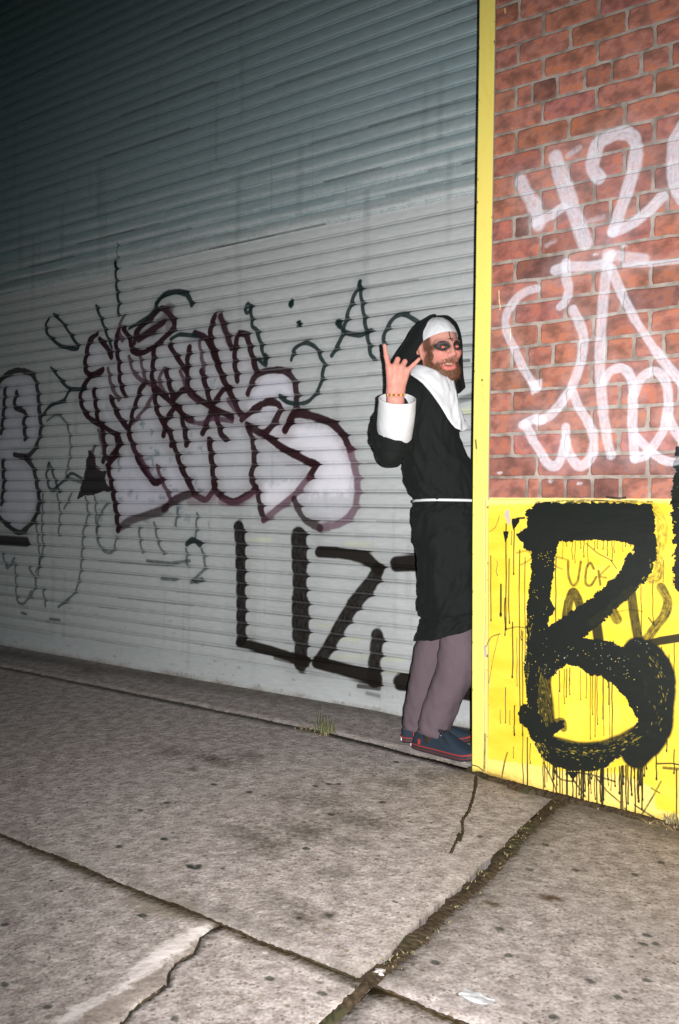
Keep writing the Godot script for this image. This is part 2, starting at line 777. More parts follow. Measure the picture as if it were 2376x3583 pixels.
func concrete_texture() -> ImageTexture:
	var n := 1024
	var a := FastNoiseLite.new()
	a.seed = 5
	a.frequency = 0.11
	var f := a.get_seamless_image(n, n).get_data()
	a.seed = 6
	a.frequency = 0.02
	var g := a.get_seamless_image(n, n).get_data()
	var d := PackedByteArray()
	d.resize(n * n * 3)
	for i in n * n:
		var v := 147.0 + (f[i] - 128) * 0.2 + (g[i] - 128) * 0.22 + ((i * 7919) % 23 - 11) * 0.8
		d[i * 3] = int(clampf(v + 4.0, 0, 255))
		d[i * 3 + 1] = int(clampf(v - 5.0, 0, 255))
		d[i * 3 + 2] = int(clampf(v - 9.0, 0, 255))
	var r := RandomNumberGenerator.new()
	r.seed = 21
	for k in 8500:
		var cx := r.randi() % n
		var cy := r.randi() % n
		var rx := r.randf_range(0.9, 3.0) if r.randf() < 0.93 else r.randf_range(3.0, 6.0)
		var ry := rx * r.randf_range(0.5, 1.0)
		var turn := r.randf() * PI
		var kind := r.randf()
		var c := Vector3(84, 74, 68)
		if kind > 0.62:
			c = Vector3(112, 94, 76)
		if kind > 0.82:
			c = Vector3(192, 182, 178)
		if kind > 0.95:
			c = Vector3(70, 68, 66)
		var al := r.randf_range(0.2, 0.7)
		var m := int(rx) + 2
		for y in range(-m, m + 1):
			for x in range(-m, m + 1):
				var q := Vector2(x, y).rotated(turn)
				var e := Vector2(q.x / rx, q.y / ry).length()
				var w := clampf((1.15 - e) * 2.2, 0.0, 1.0) * al
				if w > 0.0:
					var o := (posmod(cy + y, n) * n + posmod(cx + x, n)) * 3
					d[o] = int(lerpf(d[o], c.x, w))
					d[o + 1] = int(lerpf(d[o + 1], c.y, w))
					d[o + 2] = int(lerpf(d[o + 2], c.z, w))
	return ImageTexture.create_from_image(Image.create_from_data(n, n, false, Image.FORMAT_RGB8, d))


func stains() -> ImageTexture:
	# seen from above: x runs right, z runs down
	var t := Paint.new(-5.6, -0.5, 2048, 1024, 379.2, Color(0.3, 0.28, 0.24, 0.0), -1.0)
	var dark := Color8(74, 68, 58)
	var black := Color8(42, 46, 42)
	var r := RandomNumberGenerator.new()
	r.seed = 4
	# soft dirty patches
	for p in [Vector2(-2.349, 0.545), Vector2(-2.423, 0.516), Vector2(-2.306, 0.418), Vector2(-1.910, 0.661), Vector2(-1.804, 0.601), Vector2(-1.723, 0.847), Vector2(-1.670, 0.848), Vector2(-1.635, 0.685), Vector2(-1.536, 0.825), Vector2(-1.703, 1.018), Vector2(-1.808, 0.978), Vector2(-1.570, 0.654), Vector2(-1.453, 1.028), Vector2(-2.600, 0.557), Vector2(-1.461, 1.249), Vector2(-1.358, 1.288), Vector2(-1.699, 0.290), Vector2(-1.643, 0.150)]:
		t.blot(p, r.randf_range(0.07, 0.16), r.randf_range(0.05, 0.1), dark, 0.6, 1.0, 0.6)
	for p in [Vector2(-1.313, 1.238), Vector2(-1.354, 1.284), Vector2(-2.376, 0.658), Vector2(-2.397, 0.531)]:
		t.blot(p, 0.035, 0.03, Color8(70, 60, 48), 0.6, 0.8)
	for p in [Vector2(-0.923, 0.794), Vector2(-0.905, 0.779), Vector2(-1.016, 0.918)]:
		t.blot(p, 0.035, 0.02, Color8(64, 48, 30), 0.85, 0.7)
	for p in [Vector2(-4.098, -0.219), Vector2(-3.686, -0.431)]:
		t.blot(p, 0.2, 0.12, dark, 0.5, 0.9)
	# chewing gum trodden flat
	for p in [Vector2(-2.203, 0.726), Vector2(-2.055, 0.703), Vector2(-1.910, 0.512), Vector2(-1.887, 0.464), Vector2(-1.860, 0.441), Vector2(-1.824, 0.106), Vector2(-1.640, 0.490), Vector2(-1.712, 0.688), Vector2(-1.608, 0.950), Vector2(-1.996, 1.155), Vector2(-1.799, 1.243), Vector2(-1.774, 1.242), Vector2(-2.209, 0.947), Vector2(-2.228, 1.045), Vector2(-1.686, 1.518), Vector2(-2.064, 1.275)]:
		t.blot(p, 0.016, 0.013, black, 0.85, 0.4)
	for p in [Vector2(-1.247, 0.534), Vector2(-0.781, 0.493), Vector2(-0.750, 0.351), Vector2(-0.648, 0.825), Vector2(-0.641, 0.874), Vector2(-0.682, 1.117), Vector2(-0.584, 1.032), Vector2(-0.693, 1.297), Vector2(-0.617, 0.853), Vector2(-0.614, 1.140), Vector2(-0.990, 1.267), Vector2(-0.871, 1.131), Vector2(-0.945, 1.028), Vector2(-1.028, 0.659), Vector2(-0.924, 0.574), Vector2(-1.062, 0.461)]:
		t.blot(p, 0.014, 0.012, black, 0.8, 0.4)
	for p in [Vector2(-1.119, 1.523), Vector2(-1.245, 1.546), Vector2(-1.925, 1.747), Vector2(-1.691, 1.902), Vector2(-1.685, 1.517), Vector2(-1.078, 1.457), Vector2(-1.302, 1.773), Vector2(-1.546, 1.900), Vector2(-1.999, 1.156), Vector2(-1.795, 1.248), Vector2(-1.779, 1.227), Vector2(-1.312, 1.236)]:
		t.blot(p, 0.014, 0.011, black, 0.8, 0.4)
	for k in 260:
		t.blot(Vector2(r.randf_range(-4.5, -0.2), r.randf_range(0.0, 2.0)), r.randf_range(0.003, 0.009), r.randf_range(0.003, 0.008), black if r.randf() < 0.5 else Color8(88, 70, 50), r.randf_range(0.4, 0.9), 0.5)
	# cement trowelled over an old crack
	t.fill([Vector2(-1.521, 1.957), Vector2(-1.524, 1.915), Vector2(-1.508, 1.852), Vector2(-1.490, 1.773), Vector2(-1.545, 1.645), Vector2(-1.549, 1.568), Vector2(-1.547, 1.451), Vector2(-1.535, 1.397), Vector2(-1.510, 1.393), Vector2(-1.488, 1.421), Vector2(-1.475, 1.484), Vector2(-1.457, 1.566), Vector2(-1.459, 1.631), Vector2(-1.414, 1.694), Vector2(-1.410, 1.790), Vector2(-1.387, 1.859)], Color8(108, 98, 90), 0.66, 0.016, 0.0, 6.0)
	t.fill([Vector2(-1.498, 1.940), Vector2(-1.501, 1.857), Vector2(-1.483, 1.779), Vector2(-1.537, 1.652), Vector2(-1.540, 1.561), Vector2(-1.535, 1.464), Vector2(-1.522, 1.410), Vector2(-1.505, 1.420), Vector2(-1.498, 1.501), Vector2(-1.481, 1.557), Vector2(-1.479, 1.633), Vector2(-1.463, 1.718), Vector2(-1.468, 1.823), Vector2(-1.456, 1.909)], Color8(194, 187, 185), 0.85, 0.018, 0.0, 5.0)
	t.fill([Vector2(-1.805, 1.471), Vector2(-1.701, 1.409), Vector2(-1.572, 1.409), Vector2(-1.551, 1.439), Vector2(-1.626, 1.496), Vector2(-1.711, 1.513)], Color8(118, 108, 94), 0.7, 0.02, 0.0, 8.0)
	# soft dark lines along the joints, the wall foot and the shutter foot
	t.stroke([Vector2(-2.463, 1.408), Vector2(-2.203, 1.424), Vector2(-1.956, 1.425), Vector2(-1.716, 1.412), Vector2(-1.517, 1.398), Vector2(-1.276, 1.415), Vector2(-1.079, 1.429)], 0.07, dark, 0.45, 1.2)
	t.stroke([Vector2(-1.178, -0.011), Vector2(-1.131, 0.559), Vector2(-1.075, 0.945), Vector2(-1.068, 1.222), Vector2(-1.060, 1.428)], 0.14, dark, 0.4, 1.3)
	t.stroke([Vector2(-4.530, -0.002), Vector2(-3.502, -0.012), Vector2(-2.361, 0.011), Vector2(-1.571, -0.020)], 0.06, dark, 0.45, 1.3)
	t.stroke([Vector2(-1.545, 0.021), Vector2(-1.258, 0.033), Vector2(-0.768, 0.081)], 0.16, Color8(70, 62, 46), 0.55, 1.4)
	t.stroke([Vector2(-5.064, -0.295), Vector2(-3.137, -0.360), Vector2(-1.792, -0.445)], 0.16, dark, 0.5, 1.3)
	return t.texture()


func build_ground() -> void:
	var walk := base("sidewalk", Vector3.ZERO)
	walk.set_meta("kind", "structure")
	var m := mat(Color(1, 1, 1), 0.9, true)
	m.albedo_texture = concrete_texture()
	m.heightmap_enabled = true
	m.heightmap_texture = noise_tex(512, 0.09, [], 4, 9)
	m.heightmap_scale = 0.25
	detail(m, stains())
	var j1 := -0.02
	var j2 := 1.43
	var x_top := -1.195
	var x_mid := -1.066
	var x_end := -0.93
	var crack: Array = [Vector2(-1.504, 1.399), Vector2(-1.498, 1.501), Vector2(-1.457, 1.566), Vector2(-1.463, 1.634), Vector2(-1.414, 1.694), Vector2(-1.404, 1.796), Vector2(-1.380, 1.854)]
	crack = crack.map(func(p): return Vector2(p.x, maxf(p.y, j2 + 0.008)))
	var last: Vector2 = crack[crack.size() - 1]
	var prev: Vector2 = crack[crack.size() - 2]
	crack.append(last + (last - prev).normalized() * 2.0)
	slab(walk, m, Vector2(-7.4, -0.62), Vector2(-1.58, -0.62), Vector2(-1.58, j1 - 0.006), Vector2(-7.4, j1 - 0.006), 90, 10, 0.93)
	slab(walk, m, Vector2(-7.4, j1 + 0.006), Vector2(x_top - 0.016, j1 + 0.006), Vector2(x_mid - 0.026, j2 - 0.007), Vector2(-7.4, j2 - 0.007), 110, 30, 1.0)
	slab(walk, m, Vector2(x_top + 0.016, j1 + 0.006), Vector2(0.5, j1 + 0.006), Vector2(0.5, j2 - 0.007), Vector2(x_mid + 0.022, j2 - 0.007), 36, 30, 0.76)  # darker tone stands in for the flash falling off at the right
	slab(walk, m, Vector2(0.515, j1 + 0.006), Vector2(2.6, j1 + 0.006), Vector2(2.6, j2 - 0.007), Vector2(0.515, j2 - 0.007), 20, 16, 1.0)
	slab(walk, m, Vector2(-7.4, j2 + 0.008), crack[0], Vector2(-3.0, 2.9), Vector2(-7.4, 2.9), 60, 40, 0.98, [], crack)
	var crack2 := crack.map(func(p): return p + Vector2(0.012, 0))
	slab(walk, m, crack2[0], Vector2(x_mid - 0.01, j2 + 0.008), Vector2(x_end - 0.01, 2.9), Vector2(-2.9, 2.9), 24, 40, 1.06, crack2, [])
	slab(walk, m, Vector2(x_mid + 0.02, j2 + 0.008), Vector2(0.5, j2 + 0.008), Vector2(0.5, 2.9), Vector2(x_end + 0.02, 2.9), 30, 30, 0.78)  # toned down as well, the weaker flash put into the colour
	slab(walk, m, Vector2(0.515, j2 + 0.008), Vector2(2.6, j2 + 0.008), Vector2(2.6, 2.9), Vector2(0.515, 2.9), 20, 16, 0.96)
	# kerb stones
	for k in 5:
		var x := -7.4 + k * 2.0
		slab(walk, m, Vector2(x, 2.91), Vector2(x + 1.99, 2.91), Vector2(x + 1.99, 3.06), Vector2(x, 3.06), 16, 2, 1.08)
	var dirt := mat(Color(1, 1, 1), 0.95, true)
	soil(walk, "joint_soil", dirt, [Vector2(-7.3, j1), Vector2(-3.0, j1), Vector2(-1.56, j1)], 0.018, -0.002)
	soil(walk, "joint_soil", dirt, [Vector2(-7.3, j2), Vector2(-3.0, j2), Vector2(x_mid, j2), Vector2(0.5, j2)], 0.02, -0.003)
	soil(walk, "joint_soil", dirt, [Vector2(-1.188, -0.043), Vector2(-1.158, 0.338), Vector2(-1.102, 0.765), Vector2(-1.082, 1.071), Vector2(-1.061, 1.292), Vector2(-1.062, 1.433)], 0.06, 0.003, 0.005)
	soil(walk, "joint_soil", dirt, [Vector2(x_mid, j2), Vector2(x_end, 2.9)], 0.042, 0.002)
	soil(walk, "joint_soil", dirt, crack.map(func(p): return p + Vector2(0.006, 0)), 0.012, -0.006)
	soil(walk, "crack_soil", dirt, [Vector2(-1.515, 0.042), Vector2(-1.476, 0.117), Vector2(-1.423, 0.238), Vector2(-1.374, 0.368), Vector2(-1.350, 0.459), Vector2(-1.309, 0.530), Vector2(-1.276, 0.616)] + [Vector2(-1.306, 0.557), Vector2(-1.278, 0.641), Vector2(-1.255, 0.711)], 0.016, 0.0035, 0.008)
	# the dirt that gathers along the foot of the wall
	soil(walk, "wall_foot_soil", dirt, [Vector2(-1.568, -0.017), Vector2(-1.473, 0.031), Vector2(-1.343, 0.029), Vector2(-1.177, 0.033), Vector2(-1.023, 0.030), Vector2(-0.782, 0.031)] + [Vector2(0.4, 0.02)], 0.05, 0.012, 0.008)
	soil(walk, "wall_foot_soil", dirt, [Vector2(-1.375, 0.034), Vector2(-1.295, 0.044), Vector2(-1.215, 0.040), Vector2(-1.142, 0.041)], 0.07, 0.014, 0.006)
	# grass and scraps caught in the wide joint
	var st := smooth()
	var joint: Array = [Vector2(-1.183, 0.078), Vector2(-1.138, 0.544), Vector2(-1.102, 0.765), Vector2(-1.087, 0.970), Vector2(-1.063, 1.231), Vector2(-1.065, 1.376)]
	for k in 45:
		var f := rng.randf()
		var p: Vector2 = line_at(joint, lerpf(0.03, 1.36, f)) + Vector2(rng.randf_range(-0.02, 0.02), 0)
		blades(st, Vector3(p.x, ground_y(p.x, p.y) + 0.002, p.y), 3, 0.011, 0.012, 1.8, 0.45)
	st.generate_normals()
	var jg := put("joint_grass", st.commit(), dirt, walk)
	jg.set_meta("kind", "stuff")
	var road := base("road", Vector3.ZERO)
	road.set_meta("kind", "structure")
	var asphalt := mat(Color(0.05, 0.05, 0.05), 0.92)
	var pm := PlaneMesh.new()
	pm.size = Vector2(40, 9)
	put("carriageway", pm, asphalt, road, Vector3(0, -0.19, 7.6))
	var far := PlaneMesh.new()
	far.size = Vector2(160, 160)
	var gm := mat(Color(0.12, 0.115, 0.1), 0.95)
	var gr := put("ground", far, gm, self, Vector3(0, -0.24, 0))
	gr.set_meta("kind", "structure")


# ---------------------------------------------------------------- the brick pier, its yellow base and its steel corner
# the runs of paint are laid out on a drawing of the yellow base; this places them on the wall
func panel_point(p: Vector2) -> Vector2:
	var w := 1.0 + 0.000112119 * p.x + 0.00000086 * p.y
	return Vector2((0.000471853 * p.x + 0.00000952 * p.y - 1.635332) / w, (0.000121363 * p.x - 0.000581089 * p.y + 1.087632) / w)


func wall_paint() -> ImageTexture:
	var t := Paint.new(-1.64, 3.0, 648, 1595, 520.0, Color(0.7, 0.7, 0.7, 0.0))
	var white := Color8(206, 206, 216)
	t.mist = 0.0
	t.vary = 0.12
	var black := Color8(24, 27, 24)
	var r := RandomNumberGenerator.new()
	r.seed = 12
	# the yellow base: old paler paint along the foot and the top, grime at the bottom
	t.fill([Vector2(-1.491, 0.064), Vector2(-1.366, 0.070), Vector2(-1.272, 0.076), Vector2(-1.192, 0.074), Vector2(-1.082, 0.089), Vector2(-1.002, 0.099), Vector2(-0.935, 0.096), Vector2(-0.874, 0.073), Vector2(-0.863, 0.009), Vector2(-0.790, 0.004), Vector2(-0.681, -0.011), Vector2(-0.677, -0.231), Vector2(-1.488, -0.106)], Color8(236, 205, 118), 0.75, 0.004, 0.0, 3.0)
	t.fill([Vector2(-1.509, 1.043), Vector2(-0.822, 1.043), Vector2(-0.699, 1.044), Vector2(-0.699, 1.032), Vector2(-1.045, 1.033), Vector2(-1.503, 1.015)], Color8(250, 226, 130), 0.8, 0.002, 0.0, 2.0)
	t.fill([Vector2(-1.503, 1.014), Vector2(-1.312, 1.027), Vector2(-1.323, 0.955), Vector2(-1.444, 0.997), Vector2(-1.502, 0.979)], Color8(245, 215, 90), 0.4, 0.004, 0.0, 4.0)
	t.stroke([Vector2(-1.507, -0.005), Vector2(-1.380, -0.003), Vector2(-1.269, -0.030), Vector2(-1.136, -0.033), Vector2(-1.010, -0.034), Vector2(-0.857, -0.035), Vector2(-0.775, -0.035)], 0.05, Color8(140, 104, 40), 0.5, 1.4, 0.6)
	t.stroke([Vector2(-1.554, 0.003), Vector2(-1.437, -0.004), Vector2(-1.269, -0.033), Vector2(-1.060, -0.035), Vector2(-0.790, -0.034)], 0.028, Color8(70, 56, 34), 0.75, 1.2, 0.5)
	for k in 260:
		var p := Vector2(r.randf_range(-1.5, -0.5), r.randf_range(-0.02, 1.02))
		t.blot(p, r.randf_range(0.001, 0.003), r.randf_range(0.001, 0.003), Color8(60, 52, 30), r.randf_range(0.3, 0.8), 0.5)
	# roller marks of many coats
	for k in 70:
		var p := Vector2(r.randf_range(-1.48, -0.5), r.randf_range(0.02, 0.92))
		var wd := r.randf_range(0.03, 0.12)
		var ht := minf(r.randf_range(0.06, 0.3), 1.025 - p.y)
		t.fill([p, p + Vector2(wd, 0.01), p + Vector2(wd * 0.95, ht), p + Vector2(0.004, ht * 0.97)], Color8(248, 226, 110) if r.randf() < 0.5 else Color8(206, 172, 44), r.randf_range(0.05, 0.16), 0.006, 0.0, 4.0)
	for k in 26:
		var p := Vector2(r.randf_range(-1.48, -0.6), r.randf_range(0.05, 1.0))
		t.stroke([p, p + Vector2(r.randf_range(-0.004, 0.004), -r.randf_range(0.02, 0.1))], r.randf_range(0.0015, 0.003), Color8(90, 74, 30), r.randf_range(0.2, 0.6), 0.6, 0.3)
	# thin old pen lines under the black
	var pen := Color8(84, 72, 26)
	t.stroke([Vector2(-1.183, 0.819), Vector2(-1.181, 0.770), Vector2(-1.165, 0.736), Vector2(-1.146, 0.756), Vector2(-1.137, 0.821)], 0.0095, pen, 0.95, 0.5, 0.25)
	t.stroke([Vector2(-1.090, 0.799), Vector2(-1.103, 0.818), Vector2(-1.117, 0.795), Vector2(-1.118, 0.747), Vector2(-1.099, 0.741), Vector2(-1.081, 0.771)], 0.0095, pen, 0.95, 0.5, 0.25)
	t.stroke([Vector2(-1.073, 0.792), Vector2(-1.066, 0.745)], 0.0095, pen, 0.95, 0.5, 0.25)
	t.stroke([Vector2(-1.035, 0.811), Vector2(-1.067, 0.776), Vector2(-1.045, 0.770)], 0.008, pen, 0.75, 0.5, 0.4)
	t.stroke([Vector2(-1.237, 0.838), Vector2(-1.183, 0.824)], 0.008, pen, 0.7, 0.5, 0.4)
	t.stroke([Vector2(-1.239, 0.805), Vector2(-1.205, 0.791)], 0.007, pen, 0.6, 0.5, 0.4)
	t.stroke([Vector2(-1.380, 0.842), Vector2(-1.338, 0.850), Vector2(-1.320, 0.828), Vector2(-1.361, 0.799)], 0.008, pen, 0.6, 0.5, 0.4)
	t.stroke([Vector2(-1.118, 0.886), Vector2(-1.079, 0.855), Vector2(-1.050, 0.841), Vector2(-1.031, 0.831), Vector2(-1.010, 0.804)], 0.004, black, 0.8, 0.5)
	t.stroke([Vector2(-1.007, 0.656), Vector2(-0.960, 0.667), Vector2(-0.920, 0.663)], 0.006, pen, 0.5, 0.5, 0.4)
	# narrow brushed lines behind the big letter
	t.stroke([Vector2(-1.186, 0.625), Vector2(-1.179, 0.674), Vector2(-1.163, 0.712), Vector2(-1.147, 0.692), Vector2(-1.138, 0.666)], 0.033, black, 0.95, 0.25, 0.15)
	t.stroke([Vector2(-1.078, 0.613), Vector2(-1.069, 0.556)], 0.036, black, 0.95, 0.25)
	t.stroke([Vector2(-0.959, 0.727), Vector2(-0.947, 0.645), Vector2(-0.930, 0.559), Vector2(-0.918, 0.448), Vector2(-0.913, 0.372)], 0.033, black, 0.95, 0.25, 0.1)
	t.stroke([Vector2(-0.860, 0.750), Vector2(-0.838, 0.705), Vector2(-0.847, 0.659), Vector2(-0.883, 0.605), Vector2(-0.915, 0.558), Vector2(-0.968, 0.535)], 0.031, black, 0.93, 0.25, 0.35)
	t.stroke([Vector2(-0.915, 0.551), Vector2(-0.858, 0.571), Vector2(-0.801, 0.586), Vector2(-0.719, 0.603)], 0.028, black, 0.97, 0.2)
	t.stroke([Vector2(-1.023, 0.660), Vector2(-1.006, 0.630)], 0.034, black, 0.9, 0.3, 0.3)
	t.stroke([Vector2(-1.220, 0.242), Vector2(-1.195, 0.249), Vector2(-1.190, 0.226)], 0.026, black, 0.9, 0.3, 0.2)
	t.stroke([Vector2(-0.899, 0.644), Vector2(-0.879, 0.620)], 0.006, black, 0.8, 0.5)
	# the big letter
	t.fill([Vector2(-1.346, 0.999), Vector2(-1.324, 1.005), Vector2(-1.308, 1.026), Vector2(-1.254, 1.031), Vector2(-1.209, 1.027), Vector2(-1.099, 1.030), Vector2(-0.993, 1.029), Vector2(-0.896, 1.027), Vector2(-0.888, 1.011), Vector2(-0.890, 0.993), Vector2(-0.883, 0.986), Vector2(-0.883, 0.935), Vector2(-0.873, 0.884), Vector2(-0.944, 0.882), Vector2(-0.990, 0.896), Vector2(-1.043, 0.898), Vector2(-1.096, 0.899), Vector2(-1.162, 0.892), Vector2(-1.218, 0.889), Vector2(-1.263, 0.858), Vector2(-1.333, 0.849), Vector2(-1.354, 0.866), Vector2(-1.357, 0.882), Vector2(-1.376, 0.893), Vector2(-1.381, 0.909), Vector2(-1.358, 0.927), Vector2(-1.340, 0.938)], black, 1.0, 0.006)
	t.fill([Vector2(-1.321, 0.878), Vector2(-1.218, 0.889), Vector2(-1.231, 0.833), Vector2(-1.238, 0.762), Vector2(-1.246, 0.707), Vector2(-1.248, 0.685), Vector2(-1.229, 0.648), Vector2(-1.236, 0.626), Vector2(-1.251, 0.614), Vector2(-1.254, 0.543), Vector2(-1.256, 0.488), Vector2(-1.278, 0.431), Vector2(-1.288, 0.358), Vector2(-1.287, 0.265), Vector2(-1.252, 0.238), Vector2(-1.229, 0.241), Vector2(-1.184, 0.259), Vector2(-1.186, 0.232), Vector2(-1.222, 0.199), Vector2(-1.273, 0.147), Vector2(-1.308, 0.163), Vector2(-1.327, 0.204), Vector2(-1.357, 0.216), Vector2(-1.362, 0.254), Vector2(-1.352, 0.283), Vector2(-1.328, 0.292), Vector2(-1.342, 0.423), Vector2(-1.336, 0.479), Vector2(-1.334, 0.590), Vector2(-1.335, 0.645), Vector2(-1.330, 0.701), Vector2(-1.322, 0.757)], black, 1.0, 0.006, 0.05)
	t.fill([Vector2(-0.944, 0.884), Vector2(-0.872, 0.887), Vector2(-0.879, 0.844), Vector2(-0.889, 0.797), Vector2(-0.916, 0.760), Vector2(-0.946, 0.727), Vector2(-0.997, 0.677), Vector2(-1.059, 0.615), Vector2(-1.096, 0.579), Vector2(-1.128, 0.555), Vector2(-1.199, 0.494), Vector2(-1.256, 0.466), Vector2(-1.266, 0.574), Vector2(-1.224, 0.600), Vector2(-1.190, 0.627), Vector2(-1.114, 0.681), Vector2(-1.082, 0.707), Vector2(-1.040, 0.752), Vector2(-0.999, 0.796), Vector2(-0.974, 0.844)], black, 1.0, 0.008, 0.0)
	t.fill([Vector2(-1.263, 0.542), Vector2(-1.200, 0.537), Vector2(-1.128, 0.555), Vector2(-1.063, 0.556), Vector2(-1.005, 0.547), Vector2(-0.979, 0.534), Vector2(-0.932, 0.526), Vector2(-0.907, 0.531), Vector2(-0.906, 0.475), Vector2(-0.910, 0.423), Vector2(-0.902, 0.373), Vector2(-0.888, 0.324), Vector2(-0.902, 0.251), Vector2(-0.937, 0.199), Vector2(-1.003, 0.146), Vector2(-1.039, 0.113), Vector2(-1.082, 0.092), Vector2(-1.158, 0.080), Vector2(-1.226, 0.084), Vector2(-1.272, 0.108), Vector2(-1.296, 0.154), Vector2(-1.308, 0.174), Vector2(-1.274, 0.212), Vector2(-1.222, 0.185), Vector2(-1.182, 0.178), Vector2(-1.111, 0.182), Vector2(-1.030, 0.199), Vector2(-0.978, 0.223), Vector2(-0.948, 0.254), Vector2(-0.926, 0.291), Vector2(-0.944, 0.326), Vector2(-0.970, 0.364), Vector2(-1.013, 0.405), Vector2(-1.056, 0.428), Vector2(-1.099, 0.423), Vector2(-1.121, 0.444), Vector2(-1.148, 0.452), Vector2(-1.182, 0.453), Vector2(-1.209, 0.434), Vector2(-1.232, 0.409), Vector2(-1.254, 0.385), Vector2(-1.278, 0.414)], black, 1.0, 0.006, 0.04)
	t.stroke([Vector2(-0.932, 0.528), Vector2(-0.887, 0.508), Vector2(-0.861, 0.465), Vector2(-0.854, 0.410), Vector2(-0.860, 0.344), Vector2(-0.868, 0.282), Vector2(-0.897, 0.226), Vector2(-0.936, 0.178)], 0.098, black, 1.0, 0.15, 0.0)
	t.stroke([Vector2(-0.932, 0.523), Vector2(-0.911, 0.449), Vector2(-0.894, 0.374), Vector2(-0.888, 0.299), Vector2(-0.912, 0.224)], 0.06, black, 1.0, 0.3, 0.1)
	t.stroke([Vector2(-1.261, 0.455), Vector2(-1.271, 0.377), Vector2(-1.258, 0.297), Vector2(-1.252, 0.249)], 0.06, black, 1.0, 0.3, 0.1)
	t.stroke([Vector2(-1.227, 0.165), Vector2(-1.138, 0.159), Vector2(-1.056, 0.176), Vector2(-0.978, 0.213), Vector2(-0.917, 0.259)], 0.055, black, 1.0, 0.3, 0.1)
	t.stroke([Vector2(-0.893, 0.873), Vector2(-0.868, 0.834), Vector2(-0.872, 0.788), Vector2(-0.891, 0.772)], 0.03, black, 0.8, 0.4, 0.8)
	t.stroke([Vector2(-0.896, 1.011), Vector2(-0.860, 0.956), Vector2(-0.864, 0.885)], 0.04, black, 0.6, 0.5, 0.95)
	t.stroke([Vector2(-1.306, 1.026), Vector2(-1.153, 1.034), Vector2(-0.993, 1.033), Vector2(-0.896, 1.030)], 0.012, black, 0.9, 0.5, 0.9)
	t.stroke([Vector2(-1.053, 1.050), Vector2(-1.014, 1.045), Vector2(-0.988, 1.048)], 0.008, black, 0.95, 0.5, 0.3)
	# where the brush ran dry inside the letter
	for zone in [[[Vector2(-0.887, 0.513), Vector2(-0.859, 0.470), Vector2(-0.848, 0.416), Vector2(-0.854, 0.340), Vector2(-0.872, 0.266)], 0.024, 45], [[Vector2(-1.267, 0.459), Vector2(-1.277, 0.382), Vector2(-1.265, 0.323), Vector2(-1.252, 0.249)], 0.022, 60], [[Vector2(-1.227, 0.146), Vector2(-1.137, 0.147), Vector2(-1.056, 0.164), Vector2(-0.978, 0.205), Vector2(-0.927, 0.242)], 0.018, 110], [[Vector2(-1.285, 0.161), Vector2(-1.249, 0.107)], 0.025, 40], [[Vector2(-1.328, 0.613), Vector2(-1.329, 0.480), Vector2(-1.336, 0.369)], 0.01, 40], [[Vector2(-0.888, 0.843), Vector2(-0.892, 0.782), Vector2(-0.936, 0.733)], 0.012, 30]]:
		var line: Array = zone[0]
		for k in zone[2]:
			var u := r.randf() * (line.size() - 1)
			var a: Vector2 = line[int(u)]
			var b: Vector2 = line[int(u) + 1]
			var q: Vector2 = a.lerp(b, u - int(u)) + Vector2(r.randfn(), r.randfn()) * float(zone[1]) * 0.6
			var dir: Vector2 = (b - a).normalized() * r.randf_range(0.002, 0.012)
			t.stroke([q, q + dir], r.randf_range(0.0015, 0.0035), Color8(206, 178, 54), r.randf_range(0.2, 0.7), 0.5)
	t.stroke([Vector2(-1.091, 0.612), Vector2(-1.038, 0.653), Vector2(-0.962, 0.731)], 0.03, Color8(60, 56, 36), 0.4, 0.5, 0.8)
	for k in 60:
		t.blot(panel_point(Vector2(r.randf_range(560, 1280), r.randf_range(1000, 1250))), r.randf_range(0.0012, 0.003), r.randf_range(0.0012, 0.003), Color8(200, 196, 170), r.randf_range(0.4, 0.9), 0.5)
	# the next letter at the right, running up on to the brick
	t.fill([Vector2(-0.824, 1.167), Vector2(-0.831, 1.117), Vector2(-0.823, 1.077), Vector2(-0.832, 1.022), Vector2(-0.828, 0.961), Vector2(-0.820, 0.922), Vector2(-0.817, 0.862), Vector2(-0.825, 0.806), Vector2(-0.817, 0.766), Vector2(-0.800, 0.723), Vector2(-0.759, 0.720), Vector2(-0.733, 0.841), Vector2(-0.748, 1.166)], black, 1.0, 0.012, 0.03)
	t.fill([Vector2(-0.822, 1.217), Vector2(-0.830, 1.161), Vector2(-0.820, 1.123), Vector2(-0.833, 1.072), Vector2(-0.825, 1.020), Vector2(-0.834, 0.987), Vector2(-0.775, 0.988), Vector2(-0.779, 1.216)], black, 1.0, 0.01, 0.03)
	t.stroke([Vector2(-0.861, 0.160), Vector2(-0.817, 0.169), Vector2(-0.778, 0.170)], 0.006, black, 0.9, 0.5)
	t.stroke([Vector2(-0.841, 0.150), Vector2(-0.787, 0.155)], 0.01, black, 0.9, 0.5, 0.3)
	# bare cement where the paint has come off
	t.fill([Vector2(-1.425, 1.000), Vector2(-1.413, 0.998), Vector2(-1.410, 0.973), Vector2(-1.405, 0.953), Vector2(-1.412, 0.943), Vector2(-1.421, 0.958), Vector2(-1.430, 0.981)], Color8(176, 164, 160), 0.95, 0.002)
	# runs of paint
	var starts := []
	for k in 17:
		starts.append([Vector2(lerpf(690, 1190, (k + r.randf()) / 17.0), 362.0), 30.0 + 170.0 * pow(r.randf(), 2.0), r.randf_range(0.0022, 0.0038)])
	for k in 20:
		var u := r.randf()
		starts.append([Vector2(lerpf(600, 1060, u), lerpf(1200, 1300, absf(u - 0.35))), 60.0 + 370.0 * pow(r.randf(), 1.5), r.randf_range(0.0022, 0.0038)])
